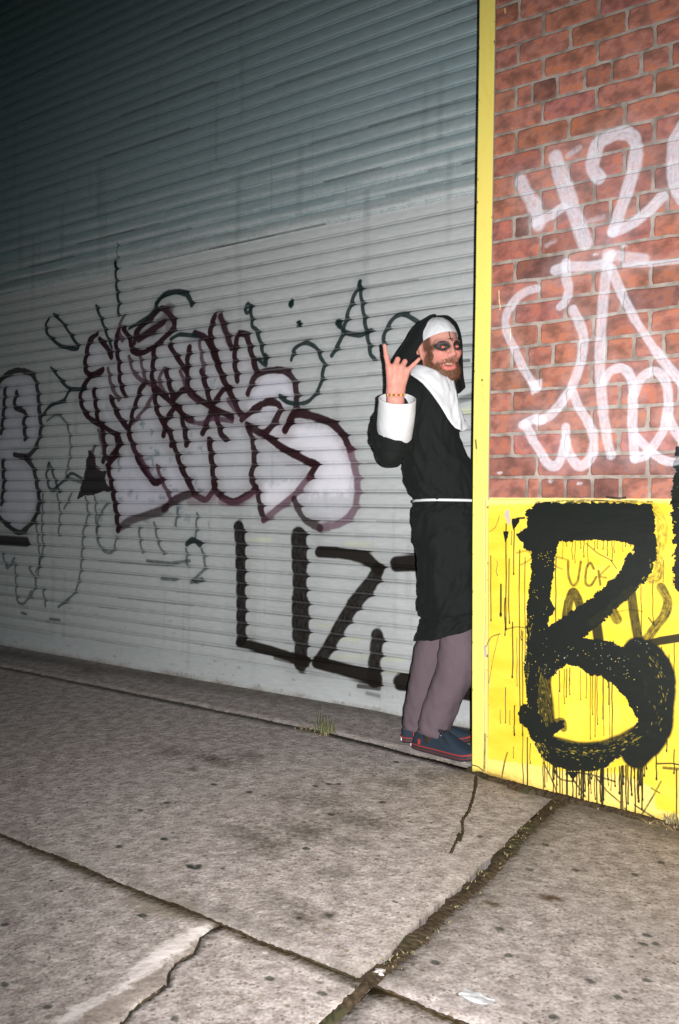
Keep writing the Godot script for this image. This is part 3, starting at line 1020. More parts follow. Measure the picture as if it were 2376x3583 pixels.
	for k in 74:
		var u := r.randf()
		starts.append([Vector2(lerpf(560, 1260, u), 1800.0 + 70.0 * sin(u * PI)), 50.0 + 260.0 * pow(r.randf(), 1.5), r.randf_range(0.0024, 0.0058)])
	for q in [[228, 460, 410, 0.005], [268, 495, 90, 0.003], [330, 250, 660, 0.006], [350, 480, 400, 0.005], [382, 230, 330, 0.005], [365, 300, 80, 0.003], [420, 420, 1000, 0.005], [440, 960, 640, 0.005], [455, 470, 640, 0.004], [295, 650, 190, 0.009], [372, 900, 340, 0.006], [322, 740, 230, 0.005], [430, 950, 60, 0.004], [400, 1000, 300, 0.003], [470, 1660, 340, 0.006], [490, 1700, 120, 0.004], [440, 1620, 360, 0.004], [325, 1330, 220, 0.004], [385, 1450, 180, 0.006], [355, 1480, 90, 0.003], [290, 1480, 80, 0.003], [380, 1720, 70, 0.003], [660, 470, 440, 0.005], [1220, 660, 270, 0.004], [1300, 620, 240, 0.004], [1370, 490, 120, 0.003], [1030, 1300, 330, 0.005], [1390, 1560, 160, 0.005], [1405, 1110, 150, 0.004], [1355, 1060, 90, 0.004], [1440, 1040, 160, 0.004], [1320, 1780, 130, 0.006], [1205, 1850, 200, 0.006], [1440, 1740, 130, 0.005], [1455, 1870, 330, 0.006]]:
		starts.append([Vector2(q[0], q[1]), q[2], q[3]])
	for q in starts:
		var p: Vector2 = panel_point(q[0])
		var len: float = q[1] * 0.00059
		var pts := [p]
		for j in 4:
			pts.append(p + Vector2(0.0045 * t.nz.get_noise_2d(p.x * 900.0, j * 40.0 + p.y * 30.0) + 0.00006 * q[1] * 0.06 * j, -len * (j + 1) / 4.0))
		t.stroke(pts, q[2] * 0.85, black.lerp(Color8(70, 50, 20), 0.15), 0.95, 0.4)
		t.blot(pts[4], q[2] * 0.8, q[2] * 1.3, black, 0.95, 0.4, 0.1)
	# splashes and cracks in the paint
	for l in [[[Vector2(-1.404, 0.102), Vector2(-1.415, 0.064), Vector2(-1.425, 0.007)]], [[Vector2(-1.260, 0.089), Vector2(-1.221, 0.018), Vector2(-1.204, -0.025)]], [[Vector2(-1.222, 0.068), Vector2(-1.195, 0.043), Vector2(-1.143, 0.045)]], [[Vector2(-1.153, 0.053), Vector2(-1.106, 0.000)]], [[Vector2(-1.133, 0.080), Vector2(-1.082, 0.080), Vector2(-1.002, 0.073)]], [[Vector2(-1.067, 0.073), Vector2(-1.031, 0.035), Vector2(-0.982, 0.004)]], [[Vector2(-0.848, 0.103), Vector2(-0.877, 0.042), Vector2(-0.914, -0.030)]], [[Vector2(-0.880, 0.075), Vector2(-0.852, 0.064)]], [[Vector2(-0.934, 0.007), Vector2(-0.905, -0.007), Vector2(-0.867, -0.023)]], [[Vector2(-0.967, -0.012), Vector2(-0.947, -0.030)]]]:
		t.stroke(l[0], 0.006, black, 0.85, 0.5, 0.4)
	t.fill([Vector2(-1.175, 0.075), Vector2(-1.128, 0.083), Vector2(-1.143, 0.060), Vector2(-1.153, 0.053)], black)
	t.stroke([Vector2(-1.333, 0.568), Vector2(-1.375, 0.570), Vector2(-1.417, 0.557)], 0.004, black, 0.8, 0.5)
	t.stroke([Vector2(-1.496, 0.485), Vector2(-1.478, 0.521), Vector2(-1.441, 0.538)], 0.005, black, 0.8, 0.5, 0.3)
	t.stroke([Vector2(-1.491, 0.917), Vector2(-1.467, 0.935), Vector2(-1.452, 0.975)], 0.004, black, 0.7, 0.5, 0.3)
	t.stroke([Vector2(-1.447, 0.535), Vector2(-1.470, 0.436), Vector2(-1.484, 0.349)], 0.003, black, 0.8, 0.5, 0.3)
	t.stroke([Vector2(-1.382, 0.968), Vector2(-1.353, 0.971)], 0.008, black, 0.9, 0.4)
	t.fill([Vector2(-1.400, 0.967), Vector2(-1.370, 0.971), Vector2(-1.373, 0.954), Vector2(-1.385, 0.937), Vector2(-1.394, 0.926), Vector2(-1.400, 0.948)], black)
	t.fill([Vector2(-1.435, 0.919), Vector2(-1.413, 0.921), Vector2(-1.417, 0.897), Vector2(-1.426, 0.880)], black)
	# marks on the steel corner
	for k in 46:
		var y := r.randf_range(0.0, 2.9)
		var side := 0.002 if r.randf() < 0.6 else 0.062
		t.blot(Vector2(corner_x(y) + side + r.randf_range(-0.002, 0.003), y), r.randf_range(0.0012, 0.004), r.randf_range(0.002, 0.009), Color8(86, 62, 44), r.randf_range(0.4, 0.9), 0.5, 0.7)
	for k in 60:
		var y := r.randf_range(0.0, 2.9)
		t.stroke([Vector2(corner_x(y) + r.randf_range(0.005, 0.06), y), Vector2(corner_x(y) + r.randf_range(0.005, 0.06), y - r.randf_range(0.02, 0.12))], r.randf_range(0.002, 0.012), Color8(214, 182, 70), r.randf_range(0.08, 0.3), 1.0, 0.4)
	t.blot([Vector2(-1.531, 1.487)][0], 0.006, 0.006, Color8(50, 40, 20), 0.9)
	t.stroke([Vector2(-1.531, 1.482), Vector2(-1.525, 1.439), Vector2(-1.524, 1.401)], 0.003, Color8(90, 80, 30), 0.5, 0.6, 0.5)
	t.stroke([Vector2(-1.554, 1.261), Vector2(-1.550, 1.231)], 0.008, Color8(60, 48, 24), 0.8, 0.8)
	t.stroke([Vector2(-1.550, 1.231), Vector2(-1.546, 1.172)], 0.005, Color8(120, 100, 40), 0.4, 0.8)
	t.stroke([Vector2(-1.508, 1.042), Vector2(-1.502, 0.689), Vector2(-1.501, 0.461), Vector2(-1.498, 0.234), Vector2(-1.496, 0.034)], 0.005, Color8(150, 128, 120), 0.8, 0.5, 0.5)
	t.stroke([Vector2(-1.502, 0.484), Vector2(-1.498, 0.450)], 0.012, Color8(170, 150, 150), 0.9, 0.5)
	t.stroke([Vector2(-1.493, 0.155), Vector2(-1.495, 0.075), Vector2(-1.495, 0.018)], 0.009, Color8(80, 60, 50), 0.8, 0.5, 0.4)
	t.stroke([Vector2(-1.555, 0.030), Vector2(-1.525, 0.030), Vector2(-1.501, 0.019)], 0.005, Color8(60, 46, 30), 0.9, 0.5)
	# white spray letters on the brick
	t.mist = 0.14
	t.vary = 0.3
	t.stroke([Vector2(-1.395, 2.214), Vector2(-1.375, 2.171), Vector2(-1.341, 2.118), Vector2(-1.328, 2.069), Vector2(-1.320, 2.037)], 0.05, white, 0.63, 0.5, 0.3)
	t.stroke([Vector2(-1.337, 2.045), Vector2(-1.307, 2.055), Vector2(-1.274, 2.065), Vector2(-1.230, 2.084)], 0.036, white, 0.66, 0.4, 0.3)
	t.stroke([Vector2(-1.262, 2.271), Vector2(-1.244, 2.216), Vector2(-1.226, 2.162), Vector2(-1.203, 2.097), Vector2(-1.173, 2.022), Vector2(-1.146, 1.947)], 0.052, white, 0.66, 0.4, 0.3)
	t.stroke([Vector2(-1.099, 2.164), Vector2(-1.123, 2.201), Vector2(-1.119, 2.244), Vector2(-1.102, 2.285), Vector2(-1.062, 2.301), Vector2(-1.013, 2.301), Vector2(-0.978, 2.269), Vector2(-0.972, 2.212), Vector2(-0.986, 2.143), Vector2(-1.011, 2.066), Vector2(-1.034, 2.002), Vector2(-1.046, 1.970)], 0.046, white, 0.66, 0.35, 0.3)
	t.stroke([Vector2(-1.046, 1.965), Vector2(-0.997, 1.976), Vector2(-0.950, 2.002), Vector2(-0.913, 2.028), Vector2(-0.883, 2.056)], 0.036, white, 0.69, 0.35, 0.3)
	t.stroke([Vector2(-0.816, 2.276), Vector2(-0.840, 2.240), Vector2(-0.847, 2.176), Vector2(-0.838, 2.094), Vector2(-0.812, 2.038), Vector2(-0.780, 2.032), Vector2(-0.759, 2.078), Vector2(-0.756, 2.156), Vector2(-0.775, 2.234), Vector2(-0.816, 2.276)], 0.046, white, 0.66, 0.35, 0.3)
	t.stroke([Vector2(-1.214, 2.265), Vector2(-1.188, 2.277), Vector2(-1.173, 2.284)], 0.02, white, 0.44, 0.8, 0.6)
	t.stroke([Vector2(-1.132, 2.017), Vector2(-1.107, 2.020), Vector2(-1.082, 2.025)], 0.018, white, 0.35, 0.8, 0.6)
	t.stroke([Vector2(-1.289, 1.957), Vector2(-1.257, 1.970)], 0.016, white, 0.35, 0.8, 0.7)
	t.stroke([Vector2(-1.255, 1.864), Vector2(-1.207, 1.870), Vector2(-1.145, 1.861), Vector2(-1.074, 1.863), Vector2(-1.050, 1.889)], 0.034, white, 0.62, 0.4, 0.3)
	t.stroke([Vector2(-1.065, 1.891), Vector2(-1.030, 1.881), Vector2(-0.938, 1.857)], 0.036, white, 0.48, 0.5, 0.3)
	t.stroke([Vector2(-1.005, 1.846), Vector2(-0.937, 1.838), Vector2(-0.822, 1.833), Vector2(-0.763, 1.831)], 0.02, white, 0.53, 0.5, 0.3)
	t.stroke([Vector2(-1.215, 1.884), Vector2(-1.214, 1.833), Vector2(-1.203, 1.792), Vector2(-1.213, 1.752), Vector2(-1.235, 1.730)], 0.034, white, 0.57, 0.4, 0.3)
	t.stroke([Vector2(-1.324, 1.807), Vector2(-1.368, 1.800), Vector2(-1.412, 1.772), Vector2(-1.443, 1.723), Vector2(-1.442, 1.665), Vector2(-1.409, 1.599), Vector2(-1.374, 1.523), Vector2(-1.317, 1.441)], 0.032, white, 0.55, 0.4, 0.3)
	t.fill([Vector2(-1.351, 1.469), Vector2(-1.296, 1.476), Vector2(-1.296, 1.450), Vector2(-1.333, 1.419)], white, 0.53, 0.003, 0.0, 2.0)
	t.stroke([Vector2(-1.186, 1.714), Vector2(-1.162, 1.666), Vector2(-1.146, 1.620), Vector2(-1.147, 1.565), Vector2(-1.159, 1.506), Vector2(-1.184, 1.443), Vector2(-1.220, 1.390), Vector2(-1.261, 1.346), Vector2(-1.310, 1.325)], 0.034, white, 0.58, 0.4, 0.3)
	t.stroke([Vector2(-1.370, 1.312), Vector2(-1.326, 1.331), Vector2(-1.293, 1.327)], 0.03, white, 0.62, 0.3, 0.3)
	t.stroke([Vector2(-1.359, 1.314), Vector2(-1.330, 1.256), Vector2(-1.297, 1.209), Vector2(-1.269, 1.168), Vector2(-1.237, 1.162), Vector2(-1.214, 1.202), Vector2(-1.205, 1.247), Vector2(-1.205, 1.298)], 0.035, white, 0.62, 0.4, 0.3)
	t.stroke([Vector2(-1.183, 1.423), Vector2(-1.162, 1.371), Vector2(-1.125, 1.315), Vector2(-1.103, 1.259), Vector2(-1.105, 1.205), Vector2(-1.130, 1.166), Vector2(-1.158, 1.161), Vector2(-1.190, 1.202), Vector2(-1.204, 1.252)], 0.033, white, 0.58, 0.4, 0.3)
	t.stroke([Vector2(-1.062, 1.881), Vector2(-1.075, 1.760), Vector2(-1.083, 1.638), Vector2(-1.086, 1.540), Vector2(-1.081, 1.441), Vector2(-1.070, 1.342), Vector2(-1.053, 1.243), Vector2(-1.040, 1.194)], 0.036, white, 0.55, 0.4, 0.3)
	t.stroke([Vector2(-1.051, 1.840), Vector2(-1.010, 1.742), Vector2(-0.965, 1.654), Vector2(-0.895, 1.542), Vector2(-0.847, 1.477), Vector2(-0.792, 1.412)], 0.03, white, 0.58, 0.4, 0.3)
	t.stroke([Vector2(-1.069, 1.450), Vector2(-1.045, 1.485), Vector2(-1.006, 1.492), Vector2(-0.976, 1.458), Vector2(-0.968, 1.395), Vector2(-0.968, 1.298), Vector2(-0.959, 1.187)], 0.03, white, 0.62, 0.35, 0.3)
	t.stroke([Vector2(-0.963, 1.404), Vector2(-0.940, 1.455), Vector2(-0.898, 1.474), Vector2(-0.865, 1.445), Vector2(-0.850, 1.387), Vector2(-0.856, 1.298), Vector2(-0.885, 1.238), Vector2(-0.917, 1.196), Vector2(-0.957, 1.180)], 0.031, white, 0.58, 0.35, 0.3)
	t.stroke([Vector2(-0.953, 1.254), Vector2(-0.917, 1.215), Vector2(-0.870, 1.178), Vector2(-0.824, 1.168), Vector2(-0.779, 1.188)], 0.028, white, 0.58, 0.35, 0.3)
	t.stroke([Vector2(-0.849, 1.317), Vector2(-0.830, 1.274), Vector2(-0.797, 1.226)], 0.03, white, 0.53, 0.4, 0.3)
	for q in [Vector2(-1.257, 1.106), Vector2(-1.152, 1.098), Vector2(-1.458, 1.136), Vector2(-1.107, 1.898), Vector2(-1.006, 1.911)]:
		t.blot(q, 0.012, 0.008, white, 0.53, 0.7, 0.8)
	t.stroke([Vector2(-1.474, 1.819), Vector2(-1.472, 1.784), Vector2(-1.469, 1.747)], 0.003, Color8(235, 220, 150), 0.8, 0.5)
	t.stroke([Vector2(-1.425, 1.674), Vector2(-1.423, 1.632)], 0.003, Color8(235, 230, 200), 0.8, 0.5)
	t.stroke([Vector2(-1.470, 2.869), Vector2(-1.468, 2.853)], 0.005, Color8(220, 200, 130), 0.7, 0.6)
	return t.texture()


func wall_uv2(x: float, y: float) -> Vector2:
	return Vector2((x + 1.64) * 520.0 / 648.0, (3.0 - y) * 520.0 / 1595.0)


func brick_shape(st: SurfaceTool, x0: float, x1: float, y0: float, y1: float, z: float, tone: Color, uv: Vector2) -> void:
	# a face, worn arrises all round and sides that go back into the mortar
	var j := func(k: float) -> float: return rng.randf_range(-k, k)
	var o := [Vector2(x0 + j.call(0.002), y0 + j.call(0.0015)), Vector2(x1 + j.call(0.002), y0 + j.call(0.0015)), Vector2(x1 + j.call(0.002), y1 + j.call(0.0015)), Vector2(x0 + j.call(0.002), y1 + j.call(0.0015))]
	var ring := []
	var n := 5
	for s in 4:
		var a: Vector2 = o[s]
		var b: Vector2 = o[(s + 1) % 4]
		for k in n:
			var q := a.lerp(b, float(k) / n)
			if k > 0:
				q += Vector2(j.call(0.0022), j.call(0.0022))
			elif k == 0:
				q = q.lerp(Vector2((x0 + x1) / 2, (y0 + y1) / 2), rng.randf_range(0.01, 0.06))
			ring.append(q)
	var c := Vector2((x0 + x1) / 2, (y0 + y1) / 2)
	var depth := [[0.0045, z], [0.0, z - 0.003], [0.0, z - 0.02]]
	var tint := tone
	for i in ring.size():
		var a: Vector2 = ring[i]
		var b: Vector2 = ring[(i + 1) % ring.size()]
		var lay := []
		for d in depth:
			for q in [a, b]:
				var v: Vector2 = q - Vector2(signf(q.x - c.x) * d[0] * (1.0 if absf(q.x - c.x) > (x1 - x0) * 0.4 else 0.2), signf(q.y - c.y) * d[0] * (1.0 if absf(q.y - c.y) > (y1 - y0) * 0.3 else 0.2))
				lay.append(Vector3(v.x, v.y, d[1]))
		for f in [[Vector3(c.x, c.y, z + 0.0006), lay[1], lay[0]], [lay[0], lay[1], lay[2]], [lay[1], lay[3], lay[2]], [lay[2], lay[3], lay[4]], [lay[3], lay[5], lay[4]]]:
			for v in f:
				st.set_color(tint)
				st.set_uv(uv + Vector2(v.x - x0, v.y - y0) * Vector2(1.15, 1.4))
				st.set_uv2(wall_uv2(v.x, v.y))
				st.add_vertex(v)


# the steel corner leans a little
func corner_x(y: float) -> float:
	return lerpf(-1.5465, -1.5634, y / 1.12) if y < 1.12 else lerpf(-1.5634, -1.5687, (y - 1.12) / 1.77)


func build_wall() -> void:
	var wall := base("brick_wall", Vector3(0, 0, 0))
	tag(wall, "red brick wall with white spray letters above a yellow painted base", "wall")
	var paint := wall_paint()
	var bm := mat(Color(1, 1, 1), 0.88, true)
	bm.albedo_texture = noise_tex(512, 0.022, [[0.0, Color8(106, 78, 68)], [0.26, Color8(124, 84, 73)], [0.4, Color8(140, 91, 79)], [0.52, Color8(147, 96, 83)], [0.62, Color8(154, 107, 97)], [0.74, Color8(163, 101, 80)], [1.0, Color8(174, 112, 90)]], 4, 3)
	bm.heightmap_enabled = true
	bm.heightmap_texture = noise_tex(512, 0.06, [], 4, 8)
	bm.heightmap_scale = 0.12
	detail(bm, paint)
	bm.texture_repeat = false
	var mm := mat(Color(1, 1, 1), 0.95)
	mm.albedo_texture = noise_tex(1024, 0.05, [[0.2, Color8(112, 102, 94)], [0.6, Color8(144, 134, 126)], [1.0, Color8(160, 150, 142)]], 4, 14)
	mm.heightmap_enabled = true
	mm.heightmap_texture = noise_tex(1024, 0.12, [], 3, 18)
	mm.heightmap_scale = 0.25
	mm.texture_repeat = false
	detail(mm, paint)
	# mortar: the body of the wall, its face set back from the bricks
	var top := 4.9
	var right := 1.9
	var st := smooth()
	var grid := []
	for r in 41:
		var row := []
		for c in 35:
			var x := lerpf(-1.508, right, c / 34.0)
			var y := lerpf(PANEL_TOP, top, r / 40.0)
			row.append(Vector3(x, y, -0.0045 + 0.001 * rough_noise.get_noise_2d(x * 60, y * 60)))
		grid.append(row)
	for r in 40:
		for c in 34:
			for q in [grid[r][c], grid[r + 1][c], grid[r][c + 1], grid[r][c + 1], grid[r + 1][c], grid[r + 1][c + 1]]:
				st.set_uv(Vector2((q.x + 1.6) / 4.0, q.y / 5.0))
				st.set_uv2(wall_uv2(q.x, q.y))
				st.add_vertex(q)
	st.generate_normals()
	put("mortar", st.commit(), mm, wall)
	var core := BoxMesh.new()
	core.size = Vector3(right + 1.535, top + 0.2, 0.44)
	put("wall_core", core, mat(Color(0.2, 0.17, 0.14), 0.95), wall, Vector3((right - 1.535) / 2, (top - 0.2) / 2, -0.24))
	# bricks: five courses of stretchers, then a course of headers
	var a0 := -1.3135
	var rest := smooth()
	rest.set_smooth_group(-1)
	for k in 48:
		var y0 := PANEL_TOP + k * COURSE + 0.0053
		var y1 := PANEL_TOP + (k + 1) * COURSE - 0.0053
		if y1 > top:
			break
		var joints := [-1.508]
		if k % 6 == 0:
			var offs := [-0.37, 0.15, 1.12] if k == 0 else [-1.05, -0.42, 0.56]
			for f in offs:
				joints.append(a0 + f * 0.1)
			var x: float = joints[joints.size() - 1]
			while x < right:
				x += 0.098 + rng.randf_range(-0.003, 0.003)
				joints.append(x)
		else:
			var i := 0 if k % 2 == 1 else -1
			while a0 + i * 0.1 < right + 0.2:
				joints.append(a0 + i * 0.1 + rng.randf_range(-0.003, 0.003))
				i += 2
		for n in joints.size() - 1:
			var x0: float = joints[n] + (0.0056 if n > 0 else 0.001)
			var x1: float = minf(joints[n + 1] - 0.0056, right)
			if x1 - x0 < 0.02:
				continue
			var shade := rng.randf_range(0.74, 1.22)
			var tone := Color(shade * rng.randf_range(0.92, 1.08), shade * rng.randf_range(0.92, 1.04), shade * rng.randf_range(0.9, 1.08))
			if rng.randf() < 0.13:
				tone = Color(0.62, 0.66, 0.72) * rng.randf_range(0.8, 1.1)
			elif rng.randf() < 0.2:
				tone = Color(1.12, 0.97, 0.88)
			var uv := Vector2(rng.randf_range(0.02, 0.7), rng.randf_range(0.02, 0.85))
			var z := rng.randf_range(-0.0015, 0.0015)
			if x0 < -0.4 and k < 27:
				var s := smooth()
				s.set_smooth_group(-1)
				brick_shape(s, x0, x1, y0, y1, z, tone, uv)
				s.generate_normals()
				put("brick", s.commit(), bm, wall)
			else:
				brick_shape(rest, x0, x1, y0, y1, z, tone, uv)
	rest.generate_normals()
	var rb := put("brickwork", rest.commit(), bm, wall)
	rb.set_meta("kind", "stuff")
	# yellow base: a rendered and painted plinth, a little proud of the brick
	var ym := mat(Color(1, 1, 1), 0.5)
	ym.albedo_texture = noise_tex(512, 0.03, [[0.0, Color8(208, 176, 44)], [0.5, Color8(220, 188, 58)], [1.0, Color8(228, 198, 70)]], 4, 31)
	ym.texture_repeat = false
	ym.heightmap_enabled = true
	ym.heightmap_texture = noise_tex(512, 0.05, [], 4, 33)
	ym.heightmap_scale = 0.12
	detail(ym, paint)
	var ps := smooth()
	ps.set_smooth_group(0)
	var prof := [Vector2(-0.2, 0.010), Vector2(0.3, 0.009), Vector2(0.7, 0.010), Vector2(PANEL_TOP - 0.006, 0.010), Vector2(PANEL_TOP - 0.001, 0.006), Vector2(PANEL_TOP, -0.012)]
	var cols := 24
	for p in prof:
		for c in cols + 1:
			var x := lerpf(-1.506, right, float(c) / cols)
			ps.set_uv(Vector2((x + 1.6) / 3.6, clampf((p.x + 0.25) / 1.4, 0, 1)))
			ps.set_uv2(wall_uv2(x, p.x))
			ps.add_vertex(Vector3(x, p.x, p.y + 0.0012 * rough_noise.get_noise_2d(x * 7.0, p.x * 9.0)))
	for r in prof.size() - 1:
		for c in cols:
			var o := r * (cols + 1) + c
			for q in [o, o + cols + 1, o + 1, o + 1, o + cols + 1, o + cols + 2]:
				ps.add_index(q)
	ps.generate_normals()
	var pb := put("painted_base", ps.commit(), ym, wall)
	pb.set_meta("label", "yellow painted base with black brushed letter and paint runs")
	# steel angle that guards the corner of the opening
	var guard := base("corner_guard", Vector3(-1.55, -0.05, 0.0))
	tag(guard, "yellow painted steel angle up the corner between shutter and brick wall", "corner guard")
	var gm := mat(Color(0.74, 0.61, 0.14), 0.6)
	detail(gm, paint)
	gm.texture_repeat = false
	for part in 2:
		var s := smooth()
		s.set_smooth_group(-1)
		for y in 40:
			var ya := -0.05 + y * 4.95 / 40.0
			var yb := -0.05 + (y + 1) * 4.95 / 40.0
			var section := [Vector2(0.065, 0.003), Vector2(0.065, 0.0125), Vector2(0.004, 0.014), Vector2(0.001, 0.0125), Vector2(0, 0.009)] if part == 0 else [Vector2(0, 0.009), Vector2(0, -0.075), Vector2(0.006, -0.075)]
			for k in section.size() - 1:
				var p: Vector2 = section[k]
				var q: Vector2 = section[k + 1]
				var w := func(v: Vector2, yy: float) -> Vector3: return Vector3(corner_x(yy) + v.x + 0.0022 * rough_noise.get_noise_2d(yy * 3.0, 5.0), yy, v.y)
				for v in [w.call(p, ya), w.call(q, ya), w.call(p, yb), w.call(p, yb), w.call(q, ya), w.call(q, yb)]:
					s.set_uv2(wall_uv2(v.x, v.y))
					s.add_vertex(v - guard.position)
		s.generate_normals()
		put("front_flange" if part == 0 else "return_flange", s.commit(), gm, guard)
	var gap_mesh := smooth()
	for y in 60:
		var ya := -0.04 + y * 0.08
		var wa := 0.003 + 0.003 * rough_noise.get_noise_2d(ya * 20.0, 1.0)
		var wb := 0.003 + 0.003 * rough_noise.get_noise_2d((ya + 0.08) * 20.0, 1.0)
		var xa := corner_x(ya) + 0.065
		var xb := corner_x(ya + 0.08) + 0.065
		for v in [Vector3(xa, ya, 0.0105), Vector3(xb, ya + 0.08, 0.0105), Vector3(xa + wa, ya, 0.0085), Vector3(xa + wa, ya, 0.0085), Vector3(xb, ya + 0.08, 0.0105), Vector3(xb + wb, ya + 0.08, 0.0085)]:
			gap_mesh.add_vertex(v - guard.position)
	gap_mesh.generate_normals()
	put("dark_gap_strip", gap_mesh.commit(), mat(Color(0.2, 0.17, 0.16), 0.8), guard)  # thin dark strip stands in for the shaded gap beside the angle


# ---------------------------------------------------------------- the roller shutter
func shutter_paint() -> ImageTexture:
	var t := Paint.new(-5.7, 4.1, 1536, 1536, 365.25, Color(0.35, 0.35, 0.36, 0.0))
	var r := RandomNumberGenerator.new()
	r.seed = 31
	t.mist = 0.13
	t.vary = 0.3
	t.tooth = 0.02
	var pale := Color8(208, 206, 222)
	var plum := Color8(44, 22, 28)
	var teal := Color8(26, 42, 42)
	var brown := Color8(24, 19, 15)
	t.mist = 0.0
	t.tooth = 0.0
	# brushed on grey paint ends in streaks over the bare metal
	for k in 420:
		var x := r.randf_range(-5.6, -1.6)
		var y := 2.4 + r.randf_range(-0.02, 0.05) + 0.035 * (x + 3.5) * -0.3
		t.stroke([Vector2(x, y), Vector2(x + r.randf_range(0.02, 0.2), y)], r.randf_range(0.004, 0.02), Color8(176, 178, 180), r.randf_range(0.2, 0.6), 0.8, 0.5)
	for k in 850:
		var up := pow(r.randf(), 1.7)
		var x := r.randf_range(-5.6, -1.6)
		var y := 2.38 + up * 0.75
		t.stroke([Vector2(x, y), Vector2(x + r.randf_range(0.1, 0.7), y)], r.randf_range(0.01, 0.036), Color8(232, 238, 238), r.randf_range(0.06, 0.2) * (1.0 - up * 0.8), 0.9, 0.6, true)
	for row in 6:
		for k in 60:
			var x := r.randf_range(-5.6, -1.6)
			var y := 0.17 + (32 + row) * PITCH + r.randf_range(0.1, 0.42) * PITCH
			t.stroke([Vector2(x, y), Vector2(x + r.randf_range(0.15, 0.7), y + r.randf_range(-0.004, 0.004))], r.randf_range(0.008, 0.02), Color8(240, 244, 244), r.randf_range(0.1, 0.34) * (1.0 - row * 0.15), 0.9, 0.4, true)
	# scuffs where slats have rubbed
	for row in 40:
		var y := 2.33 + (row + 0.93) * PITCH
		for c in [[-2.35, 0.16, 0.75], [-3.95, 0.1, 0.35], [-2.25, 0.08, 0.5]]:
			if r.randf() < 0.55:
				for k in r.randi_range(2, 7):
					t.blot(Vector2(c[0] + r.randf_range(-0.6, 0.6) * c[1], y + r.randf_range(-0.012, 0.008)), r.randf_range(0.006, 0.022), r.randf_range(0.003, 0.007), Color8(196, 204, 208), c[2] * r.randf_range(0.4, 1.0), 0.7, 0.7)
	# vertical scratches of the brush
	for k in 700:
		var x := r.randf_range(-5.2, -1.6)
		var y := r.randf_range(0.15, 2.3)
		t.stroke([Vector2(x, y), Vector2(x + r.randf_range(-0.002, 0.002), y - r.randf_range(0.01, 0.045))], 0.0035, Color8(214, 214, 210) if r.randf() < 0.6 else Color8(150, 150, 146), r.randf_range(0.12, 0.4), 0.8)
	for k in 120:
		t.blot(Vector2(r.randf_range(-5.5, -1.6), r.randf_range(0.1, 2.2)), r.randf_range(0.05, 0.3), r.randf_range(0.02, 0.1), Color8(150, 150, 150) if r.randf() < 0.5 else Color8(200, 202, 204), 0.07, 1.0, 0.5)
	# dirt that has run down, rust by the bottom bar
	for k in 70:
		var x := r.randf_range(-5.5, -1.6)
		var y := r.randf_range(0.5, 3.6)
		t.stroke([Vector2(x, y), Vector2(x + r.randf_range(-0.01, 0.01), y - r.randf_range(0.1, 0.6))], r.randf_range(0.006, 0.05), Color8(96, 98, 94), r.randf_range(0.05, 0.2), 1.2, 0.5)
	for k in 90:
		t.blot(Vector2(r.randf_range(-5.5, -1.6), 0.05 + 0.3 * pow(r.randf(), 3.0)), r.randf_range(0.006, 0.03), r.randf_range(0.004, 0.012), Color8(112, 84, 62), r.randf_range(0.15, 0.5), 0.9, 0.7)
	for k in 240:
		var y := 0.17 + (r.randi() % 56) * PITCH + r.randf_range(-0.004, 0.006)
		var x := r.randf_range(-5.5, -1.6)
		t.stroke([Vector2(x, y), Vector2(x + r.randf_range(0.05, 0.8), y)], r.randf_range(0.004, 0.008), Color8(92, 86, 84), r.randf_range(0.15, 0.5), 0.8, 0.3, true)
	# damp stain along the bottom bar
	t.stroke([Vector2(-5.6, 0.03), Vector2(-1.6, 0.03)], 0.05, Color8(110, 104, 96), 0.45, 1.4, 0.4, true)
	for k in 50:
		t.blot(Vector2(r.randf_range(-5.5, -1.7), 0.05), r.randf_range(0.03, 0.12), r.randf_range(0.01, 0.04), Color8(120, 106, 92), 0.3, 1.0, 0.6)
	# traces of yellow
	for l in [[[Vector2(-3.088, 0.824), Vector2(-2.935, 0.827)]], [[Vector2(-2.500, 0.365), Vector2(-2.388, 0.371)]], [[Vector2(-2.519, 0.279), Vector2(-2.145, 0.301)]], [[Vector2(-2.268, 0.234), Vector2(-2.098, 0.243)]], [[Vector2(-2.627, 0.416), Vector2(-2.522, 0.422)]], [[Vector2(-1.857, 1.438), Vector2(-1.803, 1.435)]], [[Vector2(-1.843, 1.425), Vector2(-1.803, 1.422)]], [[Vector2(-2.468, 0.826), Vector2(-2.328, 0.826)]]]:
		t.stroke(l[0], 0.022, Color8(214, 218, 150), 0.35, 1.4, 0.4)
	t.mist = 0.13
	t.tooth = 0.02
	# faint old tags near the ground
	var F := 0.75
